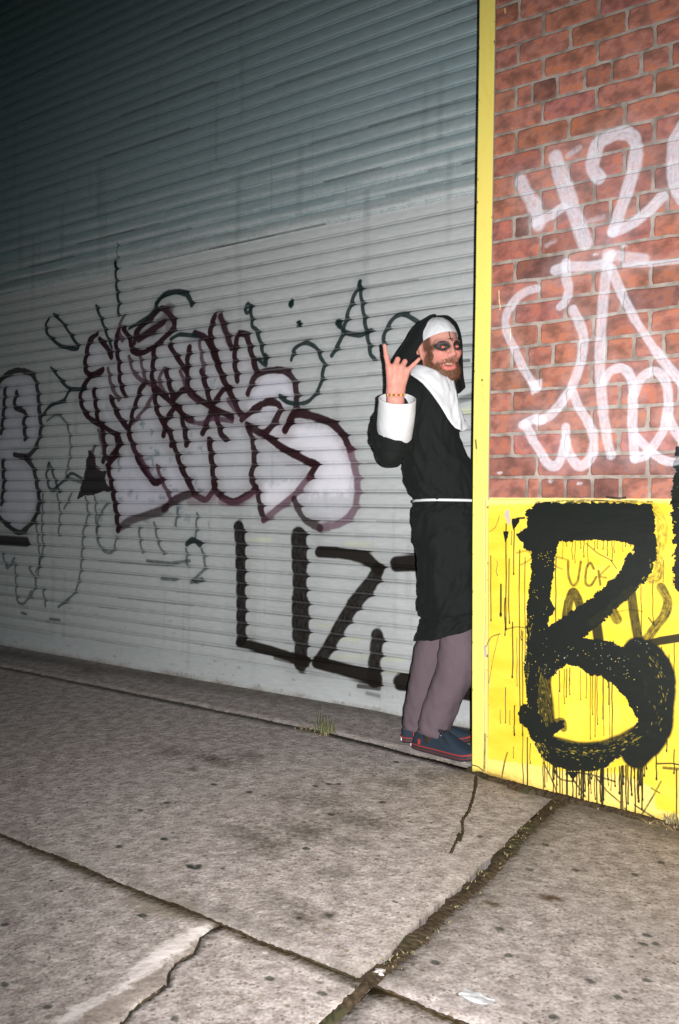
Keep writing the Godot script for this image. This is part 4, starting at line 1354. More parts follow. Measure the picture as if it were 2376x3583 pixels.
	for l in [[[Vector2(-4.697, 1.051), Vector2(-4.666, 0.932), Vector2(-4.679, 0.799)]], [[Vector2(-4.880, 1.080), Vector2(-4.913, 0.898), Vector2(-4.870, 0.671), Vector2(-4.880, 0.535)]], [[Vector2(-4.842, 1.050), Vector2(-4.849, 0.823), Vector2(-4.834, 0.688), Vector2(-4.905, 0.548)]], [[Vector2(-4.624, 0.963), Vector2(-4.556, 1.051)]], [[Vector2(-4.419, 1.038), Vector2(-4.395, 0.923), Vector2(-4.437, 0.821), Vector2(-4.446, 0.690), Vector2(-4.465, 0.544), Vector2(-4.520, 0.439), Vector2(-4.669, 0.346)]], [[Vector2(-4.331, 1.038), Vector2(-4.316, 0.881), Vector2(-4.303, 0.782), Vector2(-4.236, 0.713), Vector2(-4.161, 0.716), Vector2(-4.132, 0.802)]], [[Vector2(-4.221, 0.996), Vector2(-4.295, 0.910), Vector2(-4.304, 0.825)]], [[Vector2(-3.937, 0.863), Vector2(-3.925, 0.781), Vector2(-3.904, 0.720)]], [[Vector2(-3.809, 0.893), Vector2(-3.777, 0.786), Vector2(-3.727, 0.721)]], [[Vector2(-3.619, 0.977), Vector2(-3.636, 0.884)]], [[Vector2(-3.471, 0.953), Vector2(-3.478, 0.823)]], [[Vector2(-3.549, 0.755), Vector2(-3.542, 0.671)]], [[Vector2(-3.431, 0.760), Vector2(-3.408, 0.658), Vector2(-3.509, 0.575), Vector2(-3.428, 0.599)]], [[Vector2(-5.269, 0.654), Vector2(-5.213, 0.562), Vector2(-5.136, 0.629)]], [[Vector2(-5.130, 0.598), Vector2(-5.104, 0.367), Vector2(-5.026, 0.341), Vector2(-4.952, 0.424)]], [[Vector2(-4.976, 0.575), Vector2(-4.903, 0.488), Vector2(-4.951, 0.393)]], [[Vector2(-4.828, 0.447), Vector2(-4.801, 0.341)]], [[Vector2(-4.804, 1.516), Vector2(-4.708, 1.549), Vector2(-4.613, 1.493), Vector2(-4.575, 1.374), Vector2(-4.584, 1.257), Vector2(-4.605, 1.169), Vector2(-4.466, 1.124)]], [[Vector2(-3.863, 0.675), Vector2(-3.669, 0.671), Vector2(-3.520, 0.691)]], [[Vector2(-3.744, 0.580), Vector2(-3.629, 0.580)]], [[Vector2(-3.500, 0.588), Vector2(-3.464, 0.575), Vector2(-3.428, 0.590)]], [[Vector2(-4.751, 0.265), Vector2(-4.656, 0.266)]], [[Vector2(-5.050, 0.278), Vector2(-4.999, 0.274)]], [[Vector2(-4.121, 1.291), Vector2(-4.119, 1.193)]], [[Vector2(-3.935, 1.246), Vector2(-3.836, 1.257), Vector2(-3.835, 1.190)]]]:
		t.stroke(l[0], 0.017, teal, F, 0.5, 0.25, false, 0.5)
	t.stroke([Vector2(-3.544, 0.784), Vector2(-3.496, 0.809), Vector2(-3.446, 0.783)], 0.032, teal, 0.95, 0.4)
	t.stroke([Vector2(-4.785, 1.248), Vector2(-4.808, 1.170), Vector2(-4.758, 1.080), Vector2(-4.651, 1.125), Vector2(-4.559, 1.180), Vector2(-4.456, 1.146)], 0.02, teal, 0.9, 0.4, 0.1, false, 0.4)
	t.stroke([Vector2(-4.778, 1.248), Vector2(-4.728, 1.155), Vector2(-4.674, 1.066)], 0.018, teal, 0.9, 0.4, 0.1, false, 0.4)
	# pale filling of the big tags
	t.fill([Vector2(-4.417, 1.945), Vector2(-4.265, 2.016), Vector2(-4.013, 2.018), Vector2(-3.756, 2.092), Vector2(-3.602, 1.936), Vector2(-3.492, 1.938), Vector2(-3.360, 2.014), Vector2(-3.262, 1.902), Vector2(-3.178, 1.906), Vector2(-3.066, 1.710), Vector2(-2.867, 1.685), Vector2(-2.788, 1.534), Vector2(-2.879, 1.467), Vector2(-2.593, 1.419), Vector2(-2.449, 1.288), Vector2(-2.405, 1.118), Vector2(-2.429, 0.971), Vector2(-2.554, 0.899), Vector2(-2.716, 0.930), Vector2(-2.808, 1.012), Vector2(-2.978, 0.949), Vector2(-3.045, 1.046), Vector2(-3.296, 1.019), Vector2(-3.528, 1.056), Vector2(-3.989, 0.903), Vector2(-4.112, 0.858), Vector2(-4.158, 1.053), Vector2(-4.225, 1.194), Vector2(-4.122, 1.332), Vector2(-4.340, 1.481), Vector2(-4.465, 1.573), Vector2(-4.468, 1.689)], pale, 0.3, 0.02, 0.0, 10.0)
	t.fill([Vector2(-4.162, 1.249), Vector2(-3.876, 1.285), Vector2(-3.549, 1.187), Vector2(-3.528, 1.056), Vector2(-3.733, 0.975), Vector2(-3.989, 0.916), Vector2(-4.134, 0.927), Vector2(-4.192, 1.123)], pale, 0.4, 0.02, 0.1, 10.0)
	t.fill([Vector2(-3.053, 1.427), Vector2(-2.801, 1.416), Vector2(-2.564, 1.383), Vector2(-2.448, 1.231), Vector2(-2.431, 1.061), Vector2(-2.703, 1.060), Vector2(-2.676, 1.200), Vector2(-2.987, 1.351)], Color8(236, 234, 242), 0.6, 0.02, 0.0, 10.0)
	t.fill([Vector2(-3.072, 1.600), Vector2(-2.993, 1.680), Vector2(-2.852, 1.670), Vector2(-2.795, 1.535), Vector2(-2.894, 1.480), Vector2(-3.119, 1.454)], Color8(226, 224, 238), 0.55, 0.02, 0.0, 8.0)
	t.fill([Vector2(-3.014, 1.107), Vector2(-2.719, 1.130), Vector2(-2.763, 1.048), Vector2(-2.979, 0.961)], Color8(236, 234, 242), 0.6, 0.02, 0.0, 8.0)
	t.fill([Vector2(-5.269, 1.835), Vector2(-5.086, 1.853), Vector2(-4.933, 1.780), Vector2(-4.891, 1.595), Vector2(-4.900, 1.414), Vector2(-5.048, 1.296), Vector2(-4.919, 1.171), Vector2(-4.890, 0.974), Vector2(-5.139, 0.784), Vector2(-5.301, 0.890), Vector2(-5.323, 1.839)], pale, 0.42, 0.02, 0.0, 10.0)
	for k in 90:
		t.blot([Vector2(-3.835, 1.230)][0] + Vector2(r.randf_range(-0.55, 0.5), r.randf_range(-0.35, 0.45)), r.randf_range(0.01, 0.04), r.randf_range(0.008, 0.03), Color8(86, 112, 122), r.randf_range(0.2, 0.55), 0.9, 0.7)
	t.fill([Vector2(-4.399, 1.318), Vector2(-4.368, 1.322), Vector2(-4.354, 1.284), Vector2(-4.327, 1.267), Vector2(-4.334, 1.210), Vector2(-4.279, 1.195), Vector2(-4.225, 1.187), Vector2(-4.246, 1.145), Vector2(-4.213, 1.109), Vector2(-4.176, 1.074), Vector2(-4.287, 1.067), Vector2(-4.331, 1.050), Vector2(-4.420, 1.045), Vector2(-4.498, 1.020), Vector2(-4.477, 1.073), Vector2(-4.440, 1.153), Vector2(-4.419, 1.225)], Color8(30, 22, 24), 0.95, 0.008)
	# plum outlines
	var W := 0.035
	for l in [[[Vector2(-4.330, 2.016), Vector2(-4.400, 1.987), Vector2(-4.428, 1.917), Vector2(-4.441, 1.818), Vector2(-4.380, 1.777), Vector2(-4.277, 1.798)]], [[Vector2(-4.391, 1.771), Vector2(-4.468, 1.689), Vector2(-4.477, 1.618), Vector2(-4.408, 1.527), Vector2(-4.274, 1.464), Vector2(-4.145, 1.403), Vector2(-4.112, 1.346), Vector2(-4.216, 1.264)]], [[Vector2(-4.308, 1.985), Vector2(-4.241, 1.929), Vector2(-4.197, 1.869)]], [[Vector2(-4.137, 2.017), Vector2(-4.161, 1.950), Vector2(-4.133, 1.835), Vector2(-4.120, 1.723), Vector2(-4.076, 1.637)]], [[Vector2(-4.356, 1.682), Vector2(-4.338, 1.595), Vector2(-4.315, 1.509)]], [[Vector2(-4.203, 1.630), Vector2(-4.148, 1.543), Vector2(-4.083, 1.470), Vector2(-4.031, 1.447), Vector2(-4.002, 1.536), Vector2(-3.944, 1.656), Vector2(-3.914, 1.681)]], [[Vector2(-4.095, 2.027), Vector2(-4.042, 1.966), Vector2(-4.010, 1.887), Vector2(-3.909, 1.871), Vector2(-3.772, 1.926), Vector2(-3.669, 1.995), Vector2(-3.708, 2.066), Vector2(-3.776, 2.107), Vector2(-3.853, 2.069), Vector2(-3.972, 2.000), Vector2(-4.001, 1.934)]], [[Vector2(-3.960, 1.951), Vector2(-3.832, 1.999), Vector2(-3.755, 2.025)]], [[Vector2(-3.830, 1.891), Vector2(-3.838, 1.811), Vector2(-3.846, 1.731), Vector2(-3.824, 1.635), Vector2(-3.803, 1.539), Vector2(-3.743, 1.456), Vector2(-3.684, 1.387), Vector2(-3.679, 1.334)]], [[Vector2(-3.730, 1.749), Vector2(-3.700, 1.667), Vector2(-3.666, 1.585)]], [[Vector2(-3.704, 1.893), Vector2(-3.646, 1.821), Vector2(-3.570, 1.736)]], [[Vector2(-3.545, 1.865), Vector2(-3.562, 1.801), Vector2(-3.560, 1.683), Vector2(-3.540, 1.617), Vector2(-3.466, 1.574), Vector2(-3.376, 1.530), Vector2(-3.271, 1.487), Vector2(-3.219, 1.459)]], [[Vector2(-3.510, 1.940), Vector2(-3.437, 1.913), Vector2(-3.392, 1.864), Vector2(-3.337, 1.757), Vector2(-3.283, 1.664), Vector2(-3.222, 1.572), Vector2(-3.166, 1.481)]], [[Vector2(-3.360, 2.014), Vector2(-3.389, 1.953), Vector2(-3.383, 1.876), Vector2(-3.338, 1.782)]], [[Vector2(-3.316, 2.009), Vector2(-3.280, 1.929), Vector2(-3.236, 1.836)]], [[Vector2(-3.194, 1.895), Vector2(-3.210, 1.809), Vector2(-3.208, 1.734), Vector2(-3.186, 1.657)]], [[Vector2(-3.178, 1.906), Vector2(-3.128, 1.888), Vector2(-3.101, 1.812), Vector2(-3.075, 1.748), Vector2(-3.062, 1.710)]], [[Vector2(-3.815, 1.661), Vector2(-3.727, 1.602), Vector2(-3.650, 1.545), Vector2(-3.555, 1.474), Vector2(-3.515, 1.459)]], [[Vector2(-3.669, 1.585), Vector2(-3.596, 1.633), Vector2(-3.540, 1.630)]], [[Vector2(-3.451, 1.727), Vector2(-3.414, 1.635), Vector2(-3.391, 1.569)]], [[Vector2(-3.376, 1.530), Vector2(-3.291, 1.614), Vector2(-3.248, 1.624)]], [[Vector2(-3.650, 1.545), Vector2(-3.724, 1.469), Vector2(-3.742, 1.389)]], [[Vector2(-3.612, 1.529), Vector2(-3.572, 1.396), Vector2(-3.561, 1.331)]], [[Vector2(-3.376, 1.504), Vector2(-3.436, 1.391)]], [[Vector2(-3.350, 1.516), Vector2(-3.303, 1.387), Vector2(-3.268, 1.354)]], [[Vector2(-4.041, 1.413), Vector2(-3.956, 1.260), Vector2(-3.894, 1.190), Vector2(-3.814, 1.122), Vector2(-3.755, 1.135)]], [[Vector2(-3.654, 1.320), Vector2(-3.605, 1.214), Vector2(-3.558, 1.147), Vector2(-3.514, 1.089)]], [[Vector2(-3.390, 1.351), Vector2(-3.361, 1.210), Vector2(-3.350, 1.121), Vector2(-3.314, 1.057), Vector2(-3.210, 1.022), Vector2(-3.102, 1.052), Vector2(-3.046, 1.095)]], [[Vector2(-3.333, 1.108), Vector2(-3.401, 1.031), Vector2(-3.501, 1.056)]], [[Vector2(-4.274, 1.450), Vector2(-4.250, 1.336), Vector2(-4.259, 1.251)]], [[Vector2(-4.145, 1.403), Vector2(-4.142, 1.291), Vector2(-4.226, 1.222)]], [[Vector2(-4.215, 1.208), Vector2(-4.169, 1.067), Vector2(-4.135, 0.941), Vector2(-4.116, 0.844)]]]:
		t.stroke(l[0], W, plum, 1.0, 0.3, 0.04, false, 0.12)
	t.stroke([Vector2(-3.528, 1.056), Vector2(-3.639, 1.029), Vector2(-3.733, 0.972)], 0.04, plum, 0.85, 0.4)
	t.stroke([Vector2(-3.714, 0.975), Vector2(-3.908, 0.925), Vector2(-4.029, 0.895), Vector2(-4.116, 0.844)], 0.045, plum, 0.75, 0.5)
	t.stroke([Vector2(-3.113, 1.584), Vector2(-3.066, 1.667), Vector2(-2.978, 1.694), Vector2(-2.867, 1.683), Vector2(-2.805, 1.630), Vector2(-2.788, 1.546), Vector2(-2.794, 1.487), Vector2(-2.858, 1.385)], 0.036, plum, 0.98, 0.3, 0.05, false, 0.3)
	t.stroke([Vector2(-3.152, 1.450), Vector2(-3.070, 1.501), Vector2(-2.974, 1.530), Vector2(-2.895, 1.507), Vector2(-2.925, 1.433), Vector2(-3.006, 1.374), Vector2(-3.118, 1.423)], 0.034, plum, 0.98, 0.3, 0.05, false, 0.3)
	t.stroke([Vector2(-3.110, 1.411), Vector2(-3.084, 1.354), Vector2(-3.062, 1.243), Vector2(-3.083, 1.144), Vector2(-3.042, 1.083), Vector2(-3.020, 0.997), Vector2(-2.991, 0.930)], 0.032, plum, 0.98, 0.3, 0.05, false, 0.15)
	t.stroke([Vector2(-3.006, 1.374), Vector2(-2.907, 1.312), Vector2(-2.797, 1.259), Vector2(-2.691, 1.218), Vector2(-2.662, 1.200), Vector2(-2.705, 1.142)], 0.038, plum, 0.98, 0.3)
	t.stroke([Vector2(-2.705, 1.142), Vector2(-2.793, 1.053), Vector2(-2.916, 0.974), Vector2(-2.991, 0.927)], 0.034, Color8(92, 62, 74), 0.75, 0.5)
	t.stroke([Vector2(-2.854, 1.388), Vector2(-2.801, 1.458), Vector2(-2.711, 1.453), Vector2(-2.593, 1.419), Vector2(-2.506, 1.358), Vector2(-2.456, 1.277)], 0.038, plum, 0.98, 0.3)
	t.stroke([Vector2(-2.456, 1.277), Vector2(-2.419, 1.174), Vector2(-2.407, 1.084), Vector2(-2.429, 0.982), Vector2(-2.512, 0.918), Vector2(-2.626, 0.895)], 0.036, Color8(96, 62, 78), 0.8, 0.5, 0.1, false, 0.3)
	t.stroke([Vector2(-2.626, 0.895), Vector2(-2.715, 0.928), Vector2(-2.769, 0.988), Vector2(-2.793, 1.036)], 0.034, plum, 0.85, 0.4)
	t.stroke([Vector2(-3.296, 1.019), Vector2(-3.176, 1.014), Vector2(-3.061, 1.058)], 0.036, Color8(120, 84, 100), 0.5, 0.7)
	t.stroke([Vector2(-3.527, 1.017), Vector2(-3.349, 1.044)], 0.05, Color8(120, 92, 104), 0.45, 0.8)
	for l in [[[Vector2(-4.348, 1.339), Vector2(-4.358, 1.267), Vector2(-4.312, 1.195)]], [[Vector2(-4.306, 1.437), Vector2(-4.272, 1.351), Vector2(-4.238, 1.265)]], [[Vector2(-4.097, 2.096), Vector2(-4.137, 2.031), Vector2(-4.104, 1.958)]], [[Vector2(-4.040, 1.855), Vector2(-4.007, 1.770), Vector2(-3.925, 1.709), Vector2(-3.825, 1.675)]], [[Vector2(-3.948, 1.847), Vector2(-3.927, 1.777), Vector2(-3.895, 1.707)]], [[Vector2(-4.228, 1.801), Vector2(-4.194, 1.700), Vector2(-4.128, 1.612)]], [[Vector2(-3.843, 1.609), Vector2(-3.902, 1.544), Vector2(-4.001, 1.467)]], [[Vector2(-3.749, 1.764), Vector2(-3.787, 1.699), Vector2(-3.747, 1.643)]], [[Vector2(-3.616, 1.740), Vector2(-3.558, 1.631), Vector2(-3.484, 1.562)]], [[Vector2(-3.473, 1.897), Vector2(-3.453, 1.805), Vector2(-3.434, 1.726)]], [[Vector2(-3.255, 1.561), Vector2(-3.203, 1.508), Vector2(-3.135, 1.455)]], [[Vector2(-3.537, 1.460), Vector2(-3.446, 1.443), Vector2(-3.357, 1.465), Vector2(-3.219, 1.446)]], [[Vector2(-3.796, 1.216), Vector2(-3.736, 1.109), Vector2(-3.677, 1.029)]], [[Vector2(-3.998, 1.329), Vector2(-3.915, 1.245), Vector2(-3.834, 1.149)]]]:
		t.stroke(l[0], 0.026, Color8(70, 44, 56), 0.85, 0.4, 0.1, false, 0.15)
	t.stroke([Vector2(-3.991, 1.954), Vector2(-3.852, 1.988), Vector2(-3.736, 2.056), Vector2(-3.709, 2.099)], 0.06, Color8(62, 46, 54), 0.6, 0.7, 0.2)
	t.stroke([Vector2(-3.334, 2.023), Vector2(-3.289, 1.955), Vector2(-3.253, 1.876)], 0.05, Color8(70, 50, 60), 0.5, 0.8, 0.2)
	t.stroke([Vector2(-3.737, 2.103), Vector2(-3.698, 2.065), Vector2(-3.716, 2.000)], 0.045, Color8(70, 50, 60), 0.5, 0.8, 0.2)
	# the rounded tag at the left edge
	for l in [[[Vector2(-5.484, 1.690), Vector2(-5.376, 1.771), Vector2(-5.269, 1.835), Vector2(-5.164, 1.862), Vector2(-5.061, 1.854), Vector2(-4.958, 1.812), Vector2(-4.911, 1.718), Vector2(-4.891, 1.595), Vector2(-4.871, 1.473), Vector2(-4.923, 1.354), Vector2(-5.017, 1.298), Vector2(-5.152, 1.310)]], [[Vector2(-5.035, 1.288), Vector2(-4.945, 1.217), Vector2(-4.897, 1.080), Vector2(-4.878, 0.989), Vector2(-4.937, 0.882), Vector2(-5.075, 0.802), Vector2(-5.220, 0.844), Vector2(-5.301, 0.890), Vector2(-5.439, 0.951)]], [[Vector2(-5.267, 1.741), Vector2(-5.277, 1.600), Vector2(-5.301, 1.459)]], [[Vector2(-5.283, 1.269), Vector2(-5.266, 1.127), Vector2(-5.290, 0.985)]], [[Vector2(-5.135, 1.717), Vector2(-5.154, 1.624), Vector2(-5.042, 1.580), Vector2(-5.053, 1.511), Vector2(-5.038, 1.411)]]]:
		t.stroke(l[0], 0.034, Color8(34, 26, 32), 0.92, 0.3, 0.05, false, 0.3)
	t.stroke([Vector2(-5.462, 0.742), Vector2(-5.217, 0.743), Vector2(-5.010, 0.742)], 0.06, Color8(30, 24, 28), 0.92, 0.4)
	# thin dark green tag
	for l in [[[Vector2(-4.758, 2.186), Vector2(-4.674, 2.132), Vector2(-4.578, 2.033), Vector2(-4.512, 1.947), Vector2(-4.670, 1.976), Vector2(-4.804, 2.056), Vector2(-4.837, 2.119), Vector2(-4.806, 2.158)]], [[Vector2(-4.345, 2.189), Vector2(-4.288, 2.090), Vector2(-4.243, 2.007), Vector2(-4.198, 1.925)]], [[Vector2(-4.177, 2.428), Vector2(-4.164, 2.286), Vector2(-4.141, 2.185), Vector2(-4.145, 2.116)]], [[Vector2(-3.696, 1.925), Vector2(-3.621, 1.944), Vector2(-3.492, 1.925)]], [[Vector2(-4.775, 1.851), Vector2(-4.690, 1.778), Vector2(-4.594, 1.712), Vector2(-4.445, 1.695)]], [[Vector2(-4.594, 1.697), Vector2(-4.639, 1.641), Vector2(-4.769, 1.612), Vector2(-4.853, 1.556)]], [[Vector2(-4.043, 2.021), Vector2(-3.993, 2.037), Vector2(-3.913, 2.062), Vector2(-3.854, 2.089), Vector2(-3.777, 2.168)]]]:
		t.stroke(l[0], 0.022, teal, 0.97, 0.35, 0.05, false, 0.15)
	t.stroke([Vector2(-3.816, 2.139), Vector2(-3.758, 2.179), Vector2(-3.663, 2.189), Vector2(-3.569, 2.155), Vector2(-3.535, 2.098)], 0.03, teal, 0.95, 0.35)
	for l in [[[Vector2(-2.410, 2.074), Vector2(-2.423, 2.042), Vector2(-2.446, 2.008), Vector2(-2.478, 1.939), Vector2(-2.499, 1.874), Vector2(-2.524, 1.803), Vector2(-2.571, 1.736)]], [[Vector2(-2.414, 2.071), Vector2(-2.397, 1.960), Vector2(-2.381, 1.879), Vector2(-2.364, 1.805), Vector2(-2.345, 1.725), Vector2(-2.329, 1.706)]], [[Vector2(-2.545, 1.894), Vector2(-2.510, 1.857), Vector2(-2.465, 1.831), Vector2(-2.405, 1.818), Vector2(-2.348, 1.837)]], [[Vector2(-3.121, 2.054), Vector2(-3.141, 2.036), Vector2(-3.129, 2.008), Vector2(-3.107, 2.015), Vector2(-3.112, 2.046)]], [[Vector2(-3.103, 2.038), Vector2(-3.095, 1.971), Vector2(-3.088, 1.933), Vector2(-3.061, 1.911), Vector2(-3.034, 1.852), Vector2(-3.020, 1.804), Vector2(-2.997, 1.737)]], [[Vector2(-3.045, 1.757), Vector2(-2.992, 1.723), Vector2(-2.998, 1.776)]], [[Vector2(-2.824, 1.735), Vector2(-2.809, 1.785), Vector2(-2.768, 1.807), Vector2(-2.720, 1.809), Vector2(-2.668, 1.782), Vector2(-2.639, 1.732), Vector2(-2.619, 1.699), Vector2(-2.626, 1.650), Vector2(-2.644, 1.589), Vector2(-2.698, 1.529), Vector2(-2.762, 1.513), Vector2(-2.845, 1.525), Vector2(-2.900, 1.560)]], [[Vector2(-2.274, 1.773), Vector2(-2.268, 1.814), Vector2(-2.240, 1.858), Vector2(-2.206, 1.884), Vector2(-2.164, 1.888), Vector2(-2.116, 1.865), Vector2(-2.082, 1.841), Vector2(-2.048, 1.809)]]]:
		t.stroke(l[0], 0.021, teal, 0.97, 0.35, 0.05, false, 0.15)
	t.stroke([Vector2(-2.541, 1.894), Vector2(-2.527, 1.877)], 0.032, teal, 0.95, 0.4)
	t.blot([Vector2(-2.830, 2.021)][0], 0.022, 0.028, teal, 1.0, 0.3, 0.15)
	t.blot([Vector2(-2.778, 1.913)][0], 0.024, 0.022, teal, 1.0, 0.4, 0.4)
	t.stroke([Vector2(-1.858, 1.718), Vector2(-1.809, 1.716)], 0.016, teal, 0.6, 0.6)
	t.stroke([Vector2(-1.861, 1.651), Vector2(-1.825, 1.650)], 0.016, teal, 0.7, 0.6)
	t.stroke([Vector2(-1.862, 1.479), Vector2(-1.804, 1.495)], 0.03, teal, 0.5, 0.8)
	t.stroke([Vector2(-4.162, 2.540), Vector2(-4.164, 2.438), Vector2(-4.165, 2.336)], 0.008, Color8(40, 52, 52), 0.5, 0.6, 0.3)
	# black letters
	t.stroke([Vector2(-3.162, 0.883), Vector2(-3.151, 0.815), Vector2(-3.146, 0.679), Vector2(-3.140, 0.497), Vector2(-3.135, 0.297)], 0.069, brown, 1.0, 0.25, 0.05, false, 0.1)
	t.stroke([Vector2(-3.150, 0.276), Vector2(-3.077, 0.274), Vector2(-2.924, 0.261), Vector2(-2.787, 0.241), Vector2(-2.704, 0.229)], 0.054, brown, 0.98, 0.25)
	t.stroke([Vector2(-2.760, 0.850), Vector2(-2.752, 0.699), Vector2(-2.746, 0.527), Vector2(-2.739, 0.354), Vector2(-2.734, 0.217)], 0.095, brown, 1.0, 0.2, 0.05, false, 0.1)
	t.stroke([Vector2(-2.629, 0.778), Vector2(-2.529, 0.778), Vector2(-2.426, 0.770), Vector2(-2.336, 0.752), Vector2(-2.282, 0.709)], 0.056, brown, 0.98, 0.25)
	t.stroke([Vector2(-2.282, 0.709), Vector2(-2.324, 0.640), Vector2(-2.422, 0.534), Vector2(-2.501, 0.419), Vector2(-2.567, 0.312), Vector2(-2.618, 0.243)], 0.070, brown, 1.0, 0.25, 0.05, false, 0.1)
	t.stroke([Vector2(-2.634, 0.235), Vector2(-2.528, 0.224), Vector2(-2.415, 0.211), Vector2(-2.277, 0.201)], 0.059, brown, 0.99, 0.3)
	t.stroke([Vector2(-2.282, 0.399), Vector2(-2.289, 0.325), Vector2(-2.297, 0.267), Vector2(-2.298, 0.190)], 0.073, brown, 1.0, 0.25, 0.05, false, 0.1)
	t.stroke([Vector2(-2.182, 0.741), Vector2(-2.107, 0.749), Vector2(-1.954, 0.747), Vector2(-1.850, 0.746)], 0.067, brown, 0.99, 0.25)
	t.stroke([Vector2(-2.153, 0.198), Vector2(-2.033, 0.208), Vector2(-1.857, 0.204), Vector2(-1.722, 0.200)], 0.067, brown, 0.99, 0.3)
	t.stroke([Vector2(-2.900, 0.228), Vector2(-2.787, 0.219), Vector2(-2.687, 0.213)], 0.02, brown, 0.7, 0.8)
	t.stroke([Vector2(-2.384, 0.150), Vector2(-2.266, 0.154)], 0.016, brown, 0.8, 0.6)
	t.stroke([Vector2(-2.334, 0.124), Vector2(-2.265, 0.121)], 0.016, brown, 0.5, 0.9)
	return t.texture()


func build_shutter() -> void:
	var sh := base("roller_shutter", Vector3(0, 0, 0))
	tag(sh, "grey steel roller shutter covered in sprayed tags left of the yellow corner", "shutter")
	var paint := shutter_paint()
	var grain := noise_tex(512, 0.12, [[0.0, Color8(236, 236, 236)], [0.5, Color8(245, 245, 245)], [1.0, Color8(255, 255, 255)]], 3, 41)
	var painted := mat(Color(0.46, 0.48, 0.483), 0.6)
	painted.albedo_texture = grain
	painted.texture_repeat = false
	detail(painted, paint)
	var bare := mat(Color(0.46, 0.58, 0.61), 0.5)
	bare.metallic = 0.55
	bare.albedo_texture = grain
	bare.texture_repeat = false
	detail(bare, paint)
	var shape := [Vector2(0.0, -0.001), Vector2(0.02, 0.007), Vector2(0.05, 0.0095), Vector2(0.1, 0.0092), Vector2(0.125, 0.006), Vector2(0.135, -0.001), Vector2(0.15, 0.004), Vector2(0.185, 0.0095), Vector2(0.26, 0.0118), Vector2(0.5, 0.0128), Vector2(0.75, 0.012), Vector2(0.9, 0.0095), Vector2(0.97, 0.005), Vector2(1.0, -0.001)]
	var xs := [-7.3, -1.575]
	var y0 := 0.17
	var segs := 40
	for k in 68:
		var st := smooth()
		st.set_smooth_group(0)
		var off := rng.randf_range(0.05, 0.9)
		var drift := rng.randf_range(-0.0012, 0.0012)
		for p in shape:
			for s in segs + 1:
				var x := lerpf(xs[0], xs[1], float(s) / segs)
				var y: float = y0 + (k + p.x) * PITCH
				st.set_uv(Vector2(clampf((x + 7.3) / 5.8, 0, 1), off + p.x * 0.06))
				st.set_uv2(Vector2((x + 5.7) * 365.25 / 1536.0, (4.1 - y) * 365.25 / 1536.0))
				st.add_vertex(Vector3(x, y, -0.45 + p.y + drift + 0.002 * rough_noise.get_noise_2d(x * 2.0, k * 9.0) + 0.004 * minf(0.0, rough_noise.get_noise_2d(x * 6.0, k * 1.3 + 40.0) + 0.25)))
		for r in shape.size() - 1:
			for s in segs:
				var o := r * (segs + 1) + s
				for q in [o, o + segs + 1, o + 1, o + 1, o + segs + 1, o + segs + 2]:
					st.add_index(q)
		st.generate_normals()
		put("slat", st.commit(), painted if y0 + k * PITCH < 2.36 else bare, sh)
	# bottom bar, its lip and the rubber seal
	var bar := smooth()
	var prof := [Vector2(0.172, -0.447), Vector2(0.168, -0.437), Vector2(0.06, -0.437), Vector2(0.052, -0.43), Vector2(0.046, -0.43), Vector2(0.04, -0.437)]
	for r in prof.size() - 1:
		for s in segs:
			var xa := lerpf(xs[0], xs[1], float(s) / segs)
			var xb := lerpf(xs[0], xs[1], float(s + 1) / segs)
			var p: Vector2 = prof[r]
			var q: Vector2 = prof[r + 1]
			for v in [Vector3(xa, p.x, p.y), Vector3(xb, p.x, p.y), Vector3(xa, q.x, q.y), Vector3(xb, p.x, p.y), Vector3(xb, q.x, q.y), Vector3(xa, q.x, q.y)]:
				bar.set_uv(Vector2((v.x + 7.3) / 5.8, 0.4 + v.y))
				bar.set_uv2(Vector2((v.x + 5.7) * 365.25 / 1536.0, (4.1 - v.y) * 365.25 / 1536.0))
				bar.add_vertex(v)
	bar.generate_normals()
	put("bottom_bar", bar.commit(), painted, sh)
	var seal := BoxMesh.new()
	seal.size = Vector3(5.72, 0.05, 0.016)
	put("rubber_seal", seal, mat(Color(0.03, 0.03, 0.03), 0.8), sh, Vector3(-4.44, 0.017, -0.442))
	var rail := BoxMesh.new()
	rail.size = Vector3(0.05, 4.9, 0.06)
	put("guide_rail", rail, mat(Color(0.2, 0.2, 0.2), 0.6), sh, Vector3(-1.574, 2.45, -0.42))
	put("guide_rail", rail, mat(Color(0.2, 0.2, 0.2), 0.6), sh, Vector3(-7.3, 2.45, -0.42))
	var lintel := BoxMesh.new()
	lintel.size = Vector3(6.2, 0.4, 0.6)
	var li := put("lintel_beam", lintel, mat(Color(0.3, 0.27, 0.1), 0.6), self, Vector3(-4.7, 5.11, -0.3))
	tag(li, "steel beam over the head of the shutter opening", "beam")


# ---------------------------------------------------------------- the person
var skin_noise := FastNoiseLite.new()
var head := Field.new()


func skin(p: Vector3) -> Color:
	var n := skin_noise.get_noise_3dv(p * 40.0)
	return Color(0.5, 0.26, 0.2).lerp(Color(0.52, 0.2, 0.165), clampf(0.4 + n, 0.0, 1.0))


func ring_mask(p: Vector3, c: Vector2, r: Vector2, soft := 0.25) -> float:
	return clampf((1.0 + soft - Vector2((p.x - c.x) / r.x, (p.y - c.y) / r.y).length()) / (2.0 * soft), 0.0, 1.0)


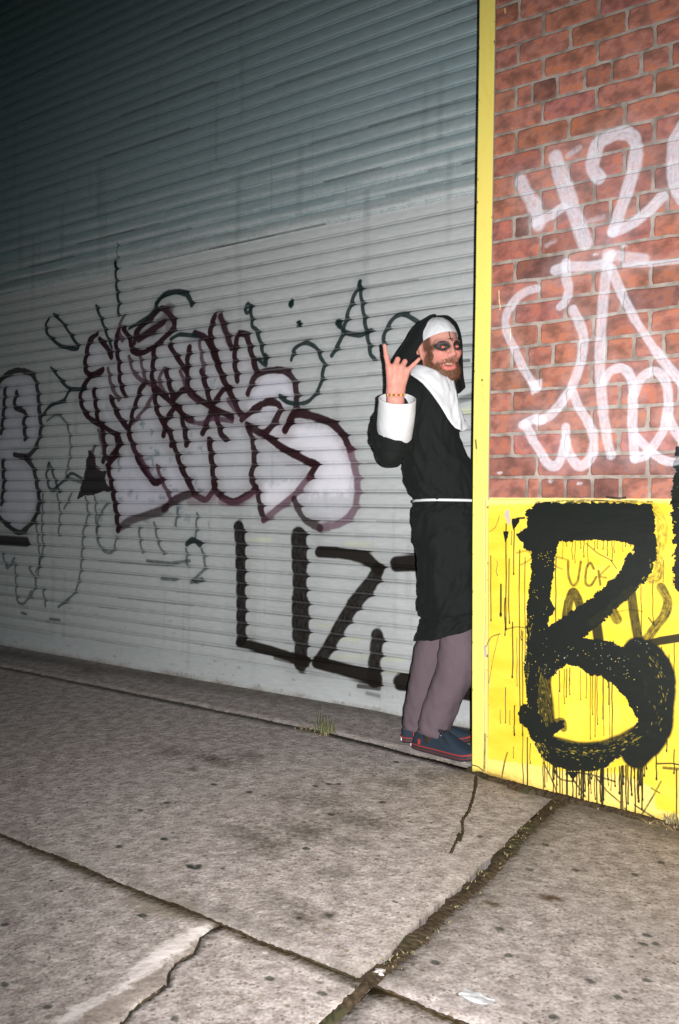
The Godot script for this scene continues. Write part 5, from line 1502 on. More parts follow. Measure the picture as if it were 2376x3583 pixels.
func face_color(p: Vector3) -> Color:
	var n := skin_noise.get_noise_3dv(p * 60.0)
	var c := Color(0.47, 0.235, 0.185).lerp(Color(0.5, 0.2, 0.165), clampf(0.5 + n, 0.0, 1.0))
	if p.z > 0.0:
		for s in [-1.0, 1.0]:
			c = c.lerp(Color(0.6, 0.22, 0.18), 0.6 * ring_mask(p, Vector2(s * 0.045, -0.02), Vector2(0.022, 0.018), 0.6))
		c = c.lerp(Color(0.6, 0.25, 0.2), 0.6 * ring_mask(p, Vector2(0, -0.02), Vector2(0.016, 0.014), 0.5))
		c = c.lerp(Color(0.52, 0.3, 0.25), 0.4 * ring_mask(p, Vector2(0, 0.05), Vector2(0.05, 0.03), 0.6))
	# beard and sideburns
	var ax := absf(p.x)
	var line := -0.05 + 0.062 * smoothstep(0.056, 0.076, ax)
	var b := smoothstep(line + 0.012, line - 0.016, p.y + n * 0.014)
	if p.z > 0.06:
		b = maxf(b, ring_mask(p, Vector2(-0.008, -0.044), Vector2(0.03, 0.008), 0.4) * 0.75)
	b *= smoothstep(-0.004, 0.014, p.z)
	if p.y < -0.13:
		b = 0.0
	if ax > 0.08:
		b *= 0.1
	c = c.lerp(Color(0.085, 0.042, 0.024).lerp(Color(0.16, 0.08, 0.048), clampf(0.5 + n * 1.4, 0.0, 1.0)), b * 0.92)
	# hair at the temples
	c = c.lerp(Color(0.09, 0.045, 0.028), 0.9 * smoothstep(0.058, 0.066, ax) * smoothstep(-0.012, 0.008, p.y) * smoothstep(0.085, 0.07, ax) * smoothstep(-0.02, 0.005, p.z) * smoothstep(0.08, 0.06, p.y))
	if p.z > 0.05:
		c = c.lerp(Color(0.55, 0.17, 0.15), ring_mask(p, Vector2(-0.009, -0.067), Vector2(0.031, 0.0165), 0.2))
		c = c.lerp(Color(0.12, 0.03, 0.025), ring_mask(p, Vector2(-0.008, -0.06), Vector2(0.019, 0.0045), 0.2) * 0.25)
		for s in [-1.0, 1.0]:
			c = c.lerp(Color(0.022, 0.022, 0.024), 0.96 * ring_mask(p, Vector2(s * 0.034, 0.0125), Vector2(0.0285, 0.0205), 0.1))
	elif p.z > 0.02:
		for s in [-1.0, 1.0]:
			c = c.lerp(Color(0.022, 0.022, 0.024), 0.9 * ring_mask(p, Vector2(s * 0.036, 0.0105), Vector2(0.028, 0.018), 0.1))
	return c


func build_head_field() -> void:
	var h := head
	h.blob(Vector3(0, 0.035, -0.015), Vector3(0.076, 0.088, 0.098), 0.02)
	h.blob(Vector3(0, -0.03, 0.025), Vector3(0.062, 0.082, 0.066), 0.03)
	h.cone(Vector3(0, -0.1, 0.062), Vector3(0, -0.098, 0.07), 0.022, 0.02, 0.03)
	for s in [-1.0, 1.0]:
		h.cone(Vector3(s * 0.056, -0.045, 0.0), Vector3(s * 0.022, -0.098, 0.058), 0.02, 0.02, 0.025)
		h.cone(Vector3(s * 0.05, -0.012, 0.052), Vector3(s * 0.038, -0.014, 0.07), 0.02, 0.018, 0.025)
		h.cone(Vector3(s * 0.048, 0.025, 0.068), Vector3(s * 0.012, 0.024, 0.086), 0.009, 0.01, 0.016)
	h.cone(Vector3(0, 0.022, 0.088), Vector3(0, -0.02, 0.108), 0.0075, 0.0105, 0.014)
	h.cone(Vector3(-0.012, -0.026, 0.096), Vector3(0.012, -0.026, 0.096), 0.0085, 0.0085, 0.01)
	# beard bulk, lips
	h.cone(Vector3(-0.03, -0.088, 0.055), Vector3(0.03, -0.088, 0.055), 0.026, 0.026, 0.025)
	h.cone(Vector3(0, -0.105, 0.06), Vector3(0, -0.118, 0.062), 0.024, 0.018, 0.02)
	h.cone(Vector3(-0.028, -0.046, 0.084), Vector3(0.022, -0.046, 0.086), 0.007, 0.007, 0.012)
	h.cone(Vector3(-0.026, -0.0705, 0.08), Vector3(0.018, -0.0725, 0.084), 0.0065, 0.0065, 0.008)
	# neck
	h.cone(Vector3(0, -0.06, -0.02), Vector3(0, -0.17, -0.035), 0.054, 0.056, 0.03)
	# ears
	for s in [-1.0, 1.0]:
		h.cone(Vector3(s * 0.079, 0.022, -0.014), Vector3(s * 0.077, -0.026, -0.004), 0.0125, 0.008, 0.008)
		h.cone(Vector3(s * 0.085, 0.024, -0.024), Vector3(s * 0.083, -0.006, -0.026), 0.0085, 0.007, 0.006)
	# eye hollows, mouth
	for s in [-1.0, 1.0]:
		h.blob(Vector3(s * 0.032, 0.0075, 0.098), Vector3(0.016, 0.0095, 0.016), 0.01, true)
	h.blob(Vector3(-0.008, -0.061, 0.096), Vector3(0.026, 0.0085, 0.017), 0.005, true)


func head_z(x: float, y: float) -> float:
	var all := PackedInt32Array(range(head.a.size()))
	var z := 0.15
	for i in 60:
		var d := head.value(Vector3(x, y, z), all)
		if d < 0.0004:
			break
		z -= maxf(d * 0.8, 0.0003)
	return z


func build_person() -> void:
	skin_noise.seed = 2
	skin_noise.frequency = 1.0
	var man := base("person", Vector3(-1.811, 0.018, -0.156))
	man.rotation_degrees.y = 35.82
	tag(man, "bearded person in black nun costume with dark eye makeup making a horned hand sign", "person")
	build_head_field()
	var head_at := Transform3D(Basis(Vector3.UP, deg_to_rad(24)) * Basis(Vector3(0, 0, 1), deg_to_rad(7)) * Basis(Vector3(1, 0, 0), deg_to_rad(4)), Vector3(-0.009, 1.619, 0.060))
	# ---- body
	var st := smooth()
	st.set_smooth_group(0)
	var f := Field.new()
	var j := [Vector3(0.052, 0.910, 0.030), Vector3(0.042, 1.025, 0.030), Vector3(-0.043, 1.314, 0.030), Vector3(-0.029, 1.498, 0.040), Vector3(-0.112, 1.428, 0.100), Vector3(0.028, 1.440, -0.050), Vector3(-0.199, 1.210, 0.165), Vector3(-0.190, 1.350, 0.250), Vector3(0.061, 1.208, -0.140), Vector3(0.122, 1.027, -0.130), Vector3(0.064, 0.876, 0.080), Vector3(0.071, 0.873, -0.040), Vector3(0.083, 0.477, 0.090), Vector3(0.013, 0.453, -0.030), Vector3(-0.003, 0.074, 0.050), Vector3(-0.056, 0.053, -0.065)]
	f.cone(j[0], j[1], 0.08, 0.075, 0.04)
	f.cone(j[1], j[2], 0.08, 0.075, 0.04)
	f.cone(j[2], j[3], 0.07, 0.05, 0.03)
	f.cone(j[2], j[4], 0.06, 0.046, 0.03)
	f.cone(j[2], j[5], 0.05, 0.042, 0.02)
	f.cone(j[4], j[6], 0.042, 0.034, 0.02)
	f.cone(j[6], j[7], 0.034, 0.028, 0.015)
	f.cone(j[5], j[8], 0.042, 0.036, 0.02)
	f.cone(j[8], j[9], 0.036, 0.026, 0.02)
	f.cone(j[9], j[9] + Vector3(0.01, -0.09, 0.01), 0.026, 0.018, 0.02)
	for k in 4:
		f.cone(j[9] + Vector3(0.0, -0.08, -0.03 + 0.02 * k), j[9] + Vector3(0.015, -0.165 + 0.008 * absf(k - 1.5), -0.034 + 0.023 * k), 0.0095, 0.0075, 0.006)
	f.cone(j[9] + Vector3(0.0, -0.04, 0.03), j[9] + Vector3(0.02, -0.1, 0.055), 0.011, 0.009, 0.008)
	f.cone(j[0], j[10], 0.075, 0.07, 0.03)
	f.cone(j[0], j[11], 0.075, 0.07, 0.03)
	f.cone(j[10], j[12], 0.075, 0.05, 0.03)
	f.cone(j[11], j[13], 0.075, 0.05, 0.03)
	f.cone(j[12], j[14], 0.048, 0.034, 0.02)
	f.cone(j[13], j[15], 0.048, 0.034, 0.02)
	f.cone(j[14], j[14] + Vector3(-0.005, -0.06, 0.0), 0.034, 0.03, 0.02)
	f.cone(j[15], j[15] + Vector3(0, -0.06, 0.0), 0.034, 0.03, 0.02)
	f.cone(j[14] + Vector3(0, -0.055, 0), j[14] + Vector3(0.12, -0.075, 0.1), 0.026, 0.02, 0.02)
	f.cone(j[15] + Vector3(0, -0.055, 0), j[15] + Vector3(0.15, -0.075, -0.01), 0.026, 0.02, 0.02)
	var lo := Vector3(9, 9, 9)
	var hi := -lo
	for p in j:
		lo = lo.min(p)
		hi = hi.max(p)
	var n := f.mesh(st, 0, lo - Vector3(0.15, 0.12, 0.15), hi + Vector3(0.15, 0.15, 0.15), 0.012, Transform3D.IDENTITY, skin)
	n = head.mesh(st, n, Vector3(-0.105, -0.19, -0.125), Vector3(0.105, 0.135, 0.135), 0.003, head_at, face_color)
	# right hand: first and little finger up, the middle two folded under the thumb
	var hand := Field.new()
	var q := [Vector3(-0.207, 1.385, 0.245), Vector3(-0.180, 1.385, 0.245), Vector3(-0.210, 1.424, 0.262), Vector3(-0.200, 1.423, 0.264), Vector3(-0.186, 1.423, 0.263), Vector3(-0.178, 1.426, 0.259), Vector3(-0.222, 1.513, 0.272), Vector3(-0.200, 1.517, 0.277), Vector3(-0.174, 1.515, 0.273), Vector3(-0.151, 1.505, 0.266), Vector3(-0.233, 1.556, 0.277), Vector3(-0.240, 1.596, 0.277), Vector3(-0.128, 1.527, 0.271), Vector3(-0.108, 1.548, 0.273), Vector3(-0.189, 1.546, 0.269), Vector3(-0.191, 1.526, 0.238), Vector3(-0.193, 1.511, 0.234), Vector3(-0.161, 1.539, 0.265), Vector3(-0.165, 1.519, 0.236), Vector3(-0.170, 1.508, 0.234), Vector3(-0.211, 1.444, 0.255), Vector3(-0.214, 1.483, 0.240), Vector3(-0.186, 1.516, 0.221)]
	hand.cone(q[0], q[2], 0.02, 0.019, 0.014)
	hand.cone(q[1], q[5], 0.02, 0.018, 0.014)
	hand.cone(q[2], q[6], 0.018, 0.0128, 0.012)
	hand.cone(q[3], q[7], 0.019, 0.0135, 0.012)
	hand.cone(q[4], q[8], 0.019, 0.013, 0.012)
	hand.cone(q[5], q[9], 0.017, 0.0118, 0.012)
	hand.cone(q[6], q[10], 0.0112, 0.0095, 0.006)
	hand.cone(q[10], q[11], 0.0095, 0.0078, 0.004)
	hand.cone(q[9], q[12], 0.0098, 0.0082, 0.006)
	hand.cone(q[12], q[13], 0.0082, 0.007, 0.004)
	hand.cone(q[7], q[14], 0.012, 0.0105, 0.005)
	hand.cone(q[14], q[15], 0.0102, 0.0092, 0.003)
	hand.cone(q[15], q[16], 0.0092, 0.008, 0.003)
	hand.cone(q[8], q[17], 0.0115, 0.0098, 0.005)
	hand.cone(q[17], q[18], 0.0096, 0.0088, 0.003)
	hand.cone(q[18], q[19], 0.0088, 0.0078, 0.003)
	hand.cone(q[20], q[21], 0.016, 0.0115, 0.01)
	hand.cone(q[21], q[22], 0.0112, 0.0092, 0.004)
	hand.cone(j[7], (q[0] + q[1]) * 0.5, 0.028, 0.027, 0.015)
	lo = Vector3(9, 9, 9)
	hi = -lo
	for p in q:
		lo = lo.min(p)
		hi = hi.max(p)
	var knuckles := [q[6], q[7], q[8], q[9], q[14], q[17], q[10], q[12]]
	n = hand.mesh(st, n, lo - Vector3(0.035, 0.03, 0.035), hi + Vector3(0.035, 0.03, 0.035), 0.003, Transform3D.IDENTITY, func(p: Vector3) -> Color:
		var c := skin(p)
		for k in knuckles:
			c = c.lerp(Color(0.6, 0.22, 0.18), 0.45 * clampf(1.6 - p.distance_to(k) / 0.012, 0.0, 1.0))
		return c)
	st.generate_normals()
	var sm := mat(Color(1, 1, 1), 0.48, true)
	sm.subsurf_scatter_enabled = true
	sm.subsurf_scatter_strength = 0.08
	sm.heightmap_enabled = true
	sm.heightmap_texture = noise_tex(256, 0.1, [], 3, 50)
	sm.heightmap_scale = 0.03
	sm.uv1_triplanar = true
	sm.uv1_scale = Vector3(9, 9, 9)
	put("body", st.commit(), sm, man)
	# ---- face parts
	for s in [-1.0, 1.0]:
		var e := base("eye", head_at * Vector3(s * 0.032, 0.008, 0.0785), man)
		var eye_white := SphereMesh.new()
		eye_white.radius = 0.0115
		eye_white.height = 0.023
		put("eyeball", eye_white, mat(Color(0.07, 0.06, 0.06), 0.25), e)
		var pupil := SphereMesh.new()
		pupil.radius = 0.0042
		pupil.height = 0.0034
		var pn := put("pupil", pupil, mat(Color(0.85, 0.1, 0.05), 0.2), e, Vector3(0.001, -0.0015, 0.0112))  # red colour paints the flash reflected back out of the eye
		pn.rotation_degrees.x = 90
		var glint := SphereMesh.new()
		glint.radius = 0.0024
		glint.height = 0.0024
		put("painted_catchlight", glint, mat(Color(0.75, 0.7, 0.68), 0.2), e, Vector3(0.0072, -0.001, 0.0094))  # small white bead painted in as the catchlight of the flash
	var teeth := []
	for r in 3:
		var row := []
		for c in 13:
			var u := (c - 6.0) / 6.0
			var p := Vector3(-0.008 + u * 0.022, -0.0555 - 0.0028 * r + 0.005 * u * u, 0.0)
			p.z = 0.088 - 0.008 * u * u - (0.0007 if c % 2 == 0 else 0.0)
			row.append(head_at * p)
		teeth.append(row)
	put("teeth", sheet(teeth), mat(Color(0.55, 0.47, 0.36), 0.3), man)
	var cross := smooth()
	for bar in [[Vector2(0.003, 0.071), Vector2(0.003, 0.027), 0.0021], [Vector2(-0.007, 0.039), Vector2(0.013, 0.039), 0.0018]]:
		var a: Vector2 = bar[0]
		var b: Vector2 = bar[1]
		var side: Vector2 = (b - a).normalized().orthogonal() * float(bar[2])
		for k in 6:
			var u := a.lerp(b, k / 6.0)
			var v := a.lerp(b, (k + 1) / 6.0)
			var c4 := [u - side, u + side, v + side, v - side]
			for i in [0, 1, 2, 0, 2, 3]:
				var w: Vector2 = c4[i]
				cross.add_vertex(head_at * Vector3(w.x, w.y, head_z(w.x, w.y) + 0.001))
	cross.generate_normals()
	put("painted_cross", cross.commit(), mat(Color(0.03, 0.02, 0.02), 0.6), man)
	# tufts of the beard and the hair at the temple
	var tuft := smooth()
	for k in 2600:
		var a := rng.randf_range(-1.25, 1.25)
		var y := rng.randf_range(-0.128, 0.015)
		var d := Vector3(sin(a), 0, cos(a))
		var p := Vector3.ZERO
		var all := PackedInt32Array(range(head.a.size()))
		var t := 0.13
		for i in 18:
			p = Vector3(d.x * t, y, d.z * t)
			var dist := head.value(p, all)
			if dist < 0.001:
				break
			t -= dist * 0.85
		var col := face_color(p)
		if col.g > 0.17 or col.r < 0.1 or absf(p.x) > 0.076:
			continue
		var dir := (d * 0.45 + Vector3(rng.randf_range(-0.4, 0.4), -1.0, rng.randf_range(-0.3, 0.3))).normalized() * rng.randf_range(0.006, 0.013)
		var side := dir.cross(d).normalized() * 0.0007
		tuft.set_color(Color(0.07, 0.032, 0.018).lerp(Color(0.15, 0.072, 0.04), rng.randf()))
		for v in [p - side, p + side, p + dir + d * 0.001]:
			tuft.add_vertex(head_at * v)
	tuft.generate_normals()
	put("beard", tuft.commit(), mat(Color(1, 1, 1), 0.6, true), man)
	build_costume(man, head_at)
	build_legs(man)


func cloth(c: Color, sheen: float, grain_seed: int) -> StandardMaterial3D:
	var m := mat(c, 0.85)
	m.rim_enabled = true
	m.rim = sheen
	m.heightmap_enabled = true
	m.heightmap_texture = noise_tex(512, 0.25, [], 3, grain_seed)
	m.heightmap_scale = 0.06
	m.uv1_triplanar = true
	m.uv1_scale = Vector3(6, 6, 6)
	return m


func build_costume(man: Node3D, head_at: Transform3D) -> void:
	var black := cloth(Color(0.0075, 0.0094, 0.0087), 0.12, 61)
	var white := cloth(Color(0.58, 0.585, 0.61), 0.05, 62)
	var fold := FastNoiseLite.new()
	fold.seed = 71
	fold.frequency = 1.0
	# ---- habit: rings from the neck to the hem
	var l := [Vector3(-0.103, 1.518, 0.040), Vector3(-0.132, 1.492, 0.050), Vector3(-0.149, 1.460, 0.050), Vector3(-0.160, 1.390, 0.050), Vector3(-0.160, 1.302, 0.045), Vector3(-0.151, 1.206, 0.040), Vector3(-0.136, 1.136, 0.040), Vector3(-0.117, 1.057, 0.040), Vector3(-0.089, 1.008, 0.035), Vector3(-0.096, 0.976, 0.035), Vector3(-0.100, 0.925, 0.035), Vector3(-0.092, 0.846, 0.035), Vector3(-0.075, 0.758, 0.035), Vector3(-0.064, 0.670, 0.035), Vector3(-0.061, 0.582, 0.035), Vector3(-0.047, 0.555, 0.035), Vector3(-0.062, 0.525, 0.035), Vector3(-0.069, 0.495, 0.035)]
	var r := [Vector3(0.023, 1.520, 0.040), Vector3(0.050, 1.496, 0.040), Vector3(0.068, 1.465, 0.040), Vector3(0.072, 1.395, 0.035), Vector3(0.072, 1.307, 0.030), Vector3(0.107, 1.211, 0.030), Vector3(0.144, 1.141, 0.030), Vector3(0.166, 1.062, 0.030), Vector3(0.174, 1.012, 0.030), Vector3(0.182, 0.981, 0.030), Vector3(0.190, 0.930, 0.030), Vector3(0.196, 0.850, 0.030), Vector3(0.201, 0.762, 0.030), Vector3(0.203, 0.674, 0.030), Vector3(0.203, 0.585, 0.030), Vector3(0.201, 0.559, 0.030), Vector3(0.202, 0.529, 0.030), Vector3(0.202, 0.499, 0.030)]
	var mid := []
	var rx := []
	for i in l.size():
		mid.append((l[i] + r[i]) * 0.5)
		rx.append((r[i].x - l[i].x) * 0.5)
	var rz := [0.055, 0.075, 0.1, 0.12, 0.13, 0.135, 0.135, 0.13, 0.122, 0.132, 0.145, 0.155, 0.16, 0.165, 0.17, 0.17, 0.175, 0.18]
	var tilt := [0.0, 0.0, 0.0, 0.0, 0.0, 0.0, 0.0, 0.0, 0.0, 0.0, 0.0, 0.0, 0.0, 0.05, 0.14, 0.22, 0.3, 0.36]
	var creases := func(a: float, v: float) -> float:
		var g := 0.05 * fold.get_noise_2d(a * 2.2 + v * 9.0, v * 5.0)
		# long folds that run down to the right across the back
		var s := a * 5.5 - v * 32.0 + 2.4 * fold.get_noise_2d(v * 4.0, a)
		var k := pow(absf(sin(s)), 2.5)
		if v < 0.47:
			g += 0.085 * k * smoothstep(0.12, 0.24, v) * (0.6 + fold.get_noise_2d(a * 3.0, v * 12.0))
		else:
			# the skirt hangs in loose upright folds with a few slanting creases
			g += 0.06 * sin(a * 7.0 + 2.0 * fold.get_noise_2d(v * 6.0, 3.0)) * smoothstep(0.5, 0.75, v)
			g += 0.05 * pow(absf(sin(a * 3.0 + v * 34.0 + 3.0 * fold.get_noise_2d(v * 9.0, a * 1.3))), 5.0)
			g += 0.03 * smoothstep(0.8, 1.0, v) * sin(a * 5.0 + 1.0)
		# gathers under the cord
		var near := exp(-pow((v - 0.476) / 0.035, 2.0))
		g += near * 0.05 * sin(a * 19.0 + 3.0 * sin(a * 3.0))
		return 1.0 + g * (0.45 + 0.75 * absf(cos(a * 0.5 + 0.4)))
	var rings := loft(mid, rx, rz, 140, 110, creases, false, tilt)
	put("habit", sheet(rings, true), black, man)
	# belt: a white cord
	var snug := func(a: float, _v: float) -> float: return 1.06 + 0.01 * fold.get_noise_2d(a * 2.0, 5.0)
	var waist: Array = loft(mid, rx, rz, 140, 110, snug, false, tilt)[int(140 * 8.1 / 17.0)]
	var cord := []
	var wc := Vector3.ZERO
	for p in waist:
		wc += p
	wc /= waist.size()
	for i in waist.size():
		var p: Vector3 = waist[i]
		var out := (p - wc) * Vector3(1, 0, 1)
		var ring := []
		for k in 8:
			var a := TAU * k / 8
			ring.append(p + out.normalized() * (0.003 + 0.0058 * cos(a)) + Vector3(0, 0.0058 * sin(a) + 0.006 * clampf(out.z / 0.12, -1, 1), 0))
		cord.append(ring)
	cord.append(cord[0])
	put("belt", sheet(cord, true), white, man)
	# ---- sleeves
	var puff := func(a: float, v: float) -> float:
		return 1.0 + 0.13 * fold.get_noise_2d(a * 1.3, v * 5.0 + 20.0) + 0.1 * pow(absf(sin(a * 2.0 + v * 11.0 + 2.0 * fold.get_noise_2d(a, v * 6.0))), 3.0) + 0.12 * pow(maxf(0.0, cos(a - PI * 0.5 - 0.15)), 6.0) * smoothstep(0.3, 0.5, v) * smoothstep(0.85, 0.6, v)
	var wave := func(a: float, v: float) -> float:
		return 1.0 + 0.03 * sin(a * 2.0 + 0.7) + 0.03 * fold.get_noise_2d(a * 1.6, v * 3.0 + 7.0) + 0.03 * pow(absf(sin(a * 1.5 + 0.8)), 6.0)
	var upper := tube([Vector3(-0.047, 1.465, 0.050), Vector3(-0.102, 1.435, 0.085), Vector3(-0.161, 1.374, 0.115), Vector3(-0.192, 1.302, 0.140), Vector3(-0.196, 1.224, 0.160), Vector3(-0.183, 1.169, 0.170)], [0.055, 0.066, 0.073, 0.077, 0.07, 0.03], 40, 36, puff)
	var lower := tube([Vector3(-0.169, 1.149, 0.168), Vector3(-0.194, 1.175, 0.172), Vector3(-0.201, 1.206, 0.168), Vector3(-0.196, 1.249, 0.182), Vector3(-0.190, 1.285, 0.195)], [0.012, 0.05, 0.06, 0.063, 0.061], 30, 36, wave, false)
	var sleeve := base("sleeve", Vector3.ZERO, man)
	put("upper_sleeve", sheet(upper, true), black, sleeve)
	put("lower_sleeve", sheet(lower, true), black, sleeve)
	var left := tube([Vector3(0.002, 1.460, 0.000), Vector3(0.014, 1.431, -0.050), Vector3(0.021, 1.327, -0.100), Vector3(0.053, 1.220, -0.135), Vector3(0.091, 1.101, -0.130), Vector3(0.122, 1.027, -0.130)], [0.05, 0.065, 0.066, 0.064, 0.066, 0.07], 40, 30, puff, false)
	put("sleeve", sheet(left, true), black, man)
	# turned back cuff, two layers thick
	var path := [Vector3(-0.187, 1.267, 0.175), Vector3(-0.189, 1.297, 0.200), Vector3(-0.186, 1.345, 0.225), Vector3(-0.186, 1.400, 0.250)]
	var shell := tube(path, [0.067, 0.0715, 0.073, 0.072], 16, 40, wave, false)
	var inner := tube(path, [0.064, 0.068, 0.069, 0.068], 16, 40, wave, false)
	inner.reverse()
	put("cuff", sheet(shell + inner, true), white, man)
	# ---- beads on the wrist
	var beads := smooth()
	var bc: Vector3 = Vector3(-0.193, 1.412, 0.261)
	for i in 22:
		var a := TAU * i / 22
		var at := bc + Vector3(0.0335 * sin(a), 0.004 * cos(a) * -1.0, 0.0265 * cos(a))
		var s := SphereMesh.new()
		s.radius = 0.0046
		s.height = 0.0092
		s.radial_segments = 10
		s.rings = 5
		var arr := s.get_mesh_arrays()
		beads.set_color(Color(0.62, 0.4, 0.1) if i % 2 == 0 else Color(0.28, 0.1, 0.05))
		var vs: PackedVector3Array = arr[Mesh.ARRAY_VERTEX]
		for k in arr[Mesh.ARRAY_INDEX]:
			beads.add_vertex(at + vs[k])
	beads.set_smooth_group(0)
	beads.generate_normals()
	put("bracelet", beads.commit(), mat(Color(1, 1, 1), 0.35, true), man)
	# ---- white collar that drapes over the shoulders to a point on the chest
	var neck := [Vector3(-0.023, 1.562, -0.030), Vector3(-0.070, 1.560, 0.000), Vector3(-0.099, 1.552, 0.050), Vector3(-0.074, 1.550, 0.100), Vector3(-0.036, 1.534, 0.128), Vector3(-0.005, 1.516, 0.134), Vector3(0.016, 1.507, 0.128), Vector3(0.028, 1.505, 0.120), Vector3(0.036, 1.505, 0.112), Vector3(0.045, 1.512, 0.090), Vector3(0.049, 1.521, 0.060), Vector3(0.045, 1.536, 0.030), Vector3(0.020, 1.556, -0.010), Vector3(-0.023, 1.562, -0.030)]
	var hem := [Vector3(-0.045, 1.528, -0.070), Vector3(-0.110, 1.526, -0.010), Vector3(-0.128, 1.523, 0.080), Vector3(-0.099, 1.489, 0.150), Vector3(-0.050, 1.431, 0.180), Vector3(-0.008, 1.369, 0.185), Vector3(0.034, 1.309, 0.178), Vector3(0.060, 1.292, 0.160), Vector3(0.080, 1.287, 0.145), Vector3(0.108, 1.314, 0.120), Vector3(0.069, 1.393, 0.080), Vector3(0.074, 1.461, 0.000), Vector3(0.043, 1.512, -0.050), Vector3(-0.045, 1.528, -0.070)]
	var bib := []
	for k in 15:
		var t := k / 14.0
		var row := []
		for c in 67:
			var u := c / 66.0
			var a: Vector3 = spline(neck, u)
			var b: Vector3 = spline(hem, u)
			var p := a.lerp(b, t)
			var out := (p - Vector3(-0.021, 1.462, 0.050)) * Vector3(1, 0, 1)
			p += out.normalized() * ((0.012 - 0.034 * exp(-pow((u - 0.75) / 0.11, 2.0))) * sin(t * PI * 0.85) + 0.005 * sin(u * 34.0 + t * 2.0) * t + 0.008 * fold.get_noise_2d(u * 14.0, t * 3.0))
			p.y += 0.016 * sin(minf(t * 1.6, 1.0) * PI)
			row.append(p)
		bib.append(row)
	var under := []
	for k in range(14, -1, -1):
		var row := []
		for c in 67:
			row.append(bib[k][c] + Vector3(0, -0.0018, -0.0022))
		under.append(row)
	put("collar", sheet(bib + under), white, man)
	# ---- white band across the forehead
	var band := []
	for k in 22:
		var t := k / 21.0
		var row := []
		for c in 49:
			var ph := lerpf(-1.5, 1.5, c / 48.0)
			var yb := 0.067 - 0.026 * pow(ph / 1.25, 2.0) - 0.035
			var e0 := asin(clampf(yb / 0.095, -0.9, 0.95))
			var e := lerpf(e0, 1.5, t)
			var g := 1.0 + 0.02 * fold.get_noise_2d(ph * 3.0, t * 3.0) + 0.012 * sin(ph * 9.0) * t
			row.append(head_at * (Vector3(0, 0.035, -0.015) + Vector3(0.0815 * cos(e) * sin(ph), 0.098 * sin(e), 0.1045 * cos(e) * cos(ph)) * g))
		band.append(row)
	put("forehead_band", sheet(band), white, man)
	# ---- veil
	var vl := [Vector3(-0.020, 1.769, 0.030), Vector3(-0.043, 1.765, 0.030), Vector3(-0.063, 1.753, 0.030), Vector3(-0.098, 1.731, 0.030), Vector3(-0.122, 1.702, 0.030), Vector3(-0.142, 1.665, 0.030), Vector3(-0.174, 1.619, 0.030), Vector3(-0.202, 1.570, 0.030), Vector3(-0.214, 1.535, 0.030), Vector3(-0.211, 1.499, 0.040), Vector3(-0.209, 1.469, 0.050)]
	var vr := [Vector3(-0.013, 1.769, 0.030), Vector3(0.019, 1.766, 0.030), Vector3(0.044, 1.754, 0.030), Vector3(0.065, 1.733, 0.030), Vector3(0.077, 1.706, 0.030), Vector3(0.086, 1.668, 0.030), Vector3(0.090, 1.623, 0.030), Vector3(0.092, 1.575, 0.030), Vector3(0.093, 1.540, 0.030), Vector3(0.095, 1.506, 0.030), Vector3(0.103, 1.466, 0.030)]
	var from := [100.0, 68.0, 55.0, 66.0, 66.0, 62.0, 62.0, 62.0, 60.0, 58.0, 60.0]
	var to := [300.0, 330.0, 338.0, 330.0, 333.0, 338.0, 335.0, 332.0, 334.0, 332.0, 320.0]
	var deep := [0.012, 0.045, 0.066, 0.08, 0.085, 0.086, 0.088, 0.094, 0.1, 0.105, 0.11]
	var veil := []
	for k in 61:
		var t := k / 60.0
		var a: Vector3 = spline(vl, t)
		var b: Vector3 = spline(vr, t)
		var c := (a + b) * 0.5
		var wx := (b.x - a.x) * 0.5
		var dz: float = spline(deep, t)
		var row := []
		for i in 65:
			var an := deg_to_rad(lerpf(spline(from, t), spline(to, t), i / 64.0))
			var g := 1.0 + 0.02 * fold.get_noise_2d(an * 2.0, t * 4.0) + 0.03 * t * sin(an * 7.0) * absf(cos(an))
			var p := c + Vector3(sin(an) * wx * g, 0, cos(an) * dz * g)
			p.y = lerpf(a.y, b.y, 0.5 + 0.5 * sin(an)) + 0.01 * sin(an * 5.0) * t * t
			row.append(p)
		veil.append(row)
	var lining := []
	for k in range(60, -1, -1):
		var row := []
		for i in 65:
			var c: Vector3 = (veil[k][16] + veil[k][48]) * 0.5
			row.append(veil[k][i].lerp(c, 0.022))
		lining.append(row)
	put("veil", sheet(veil + lining), black, man)


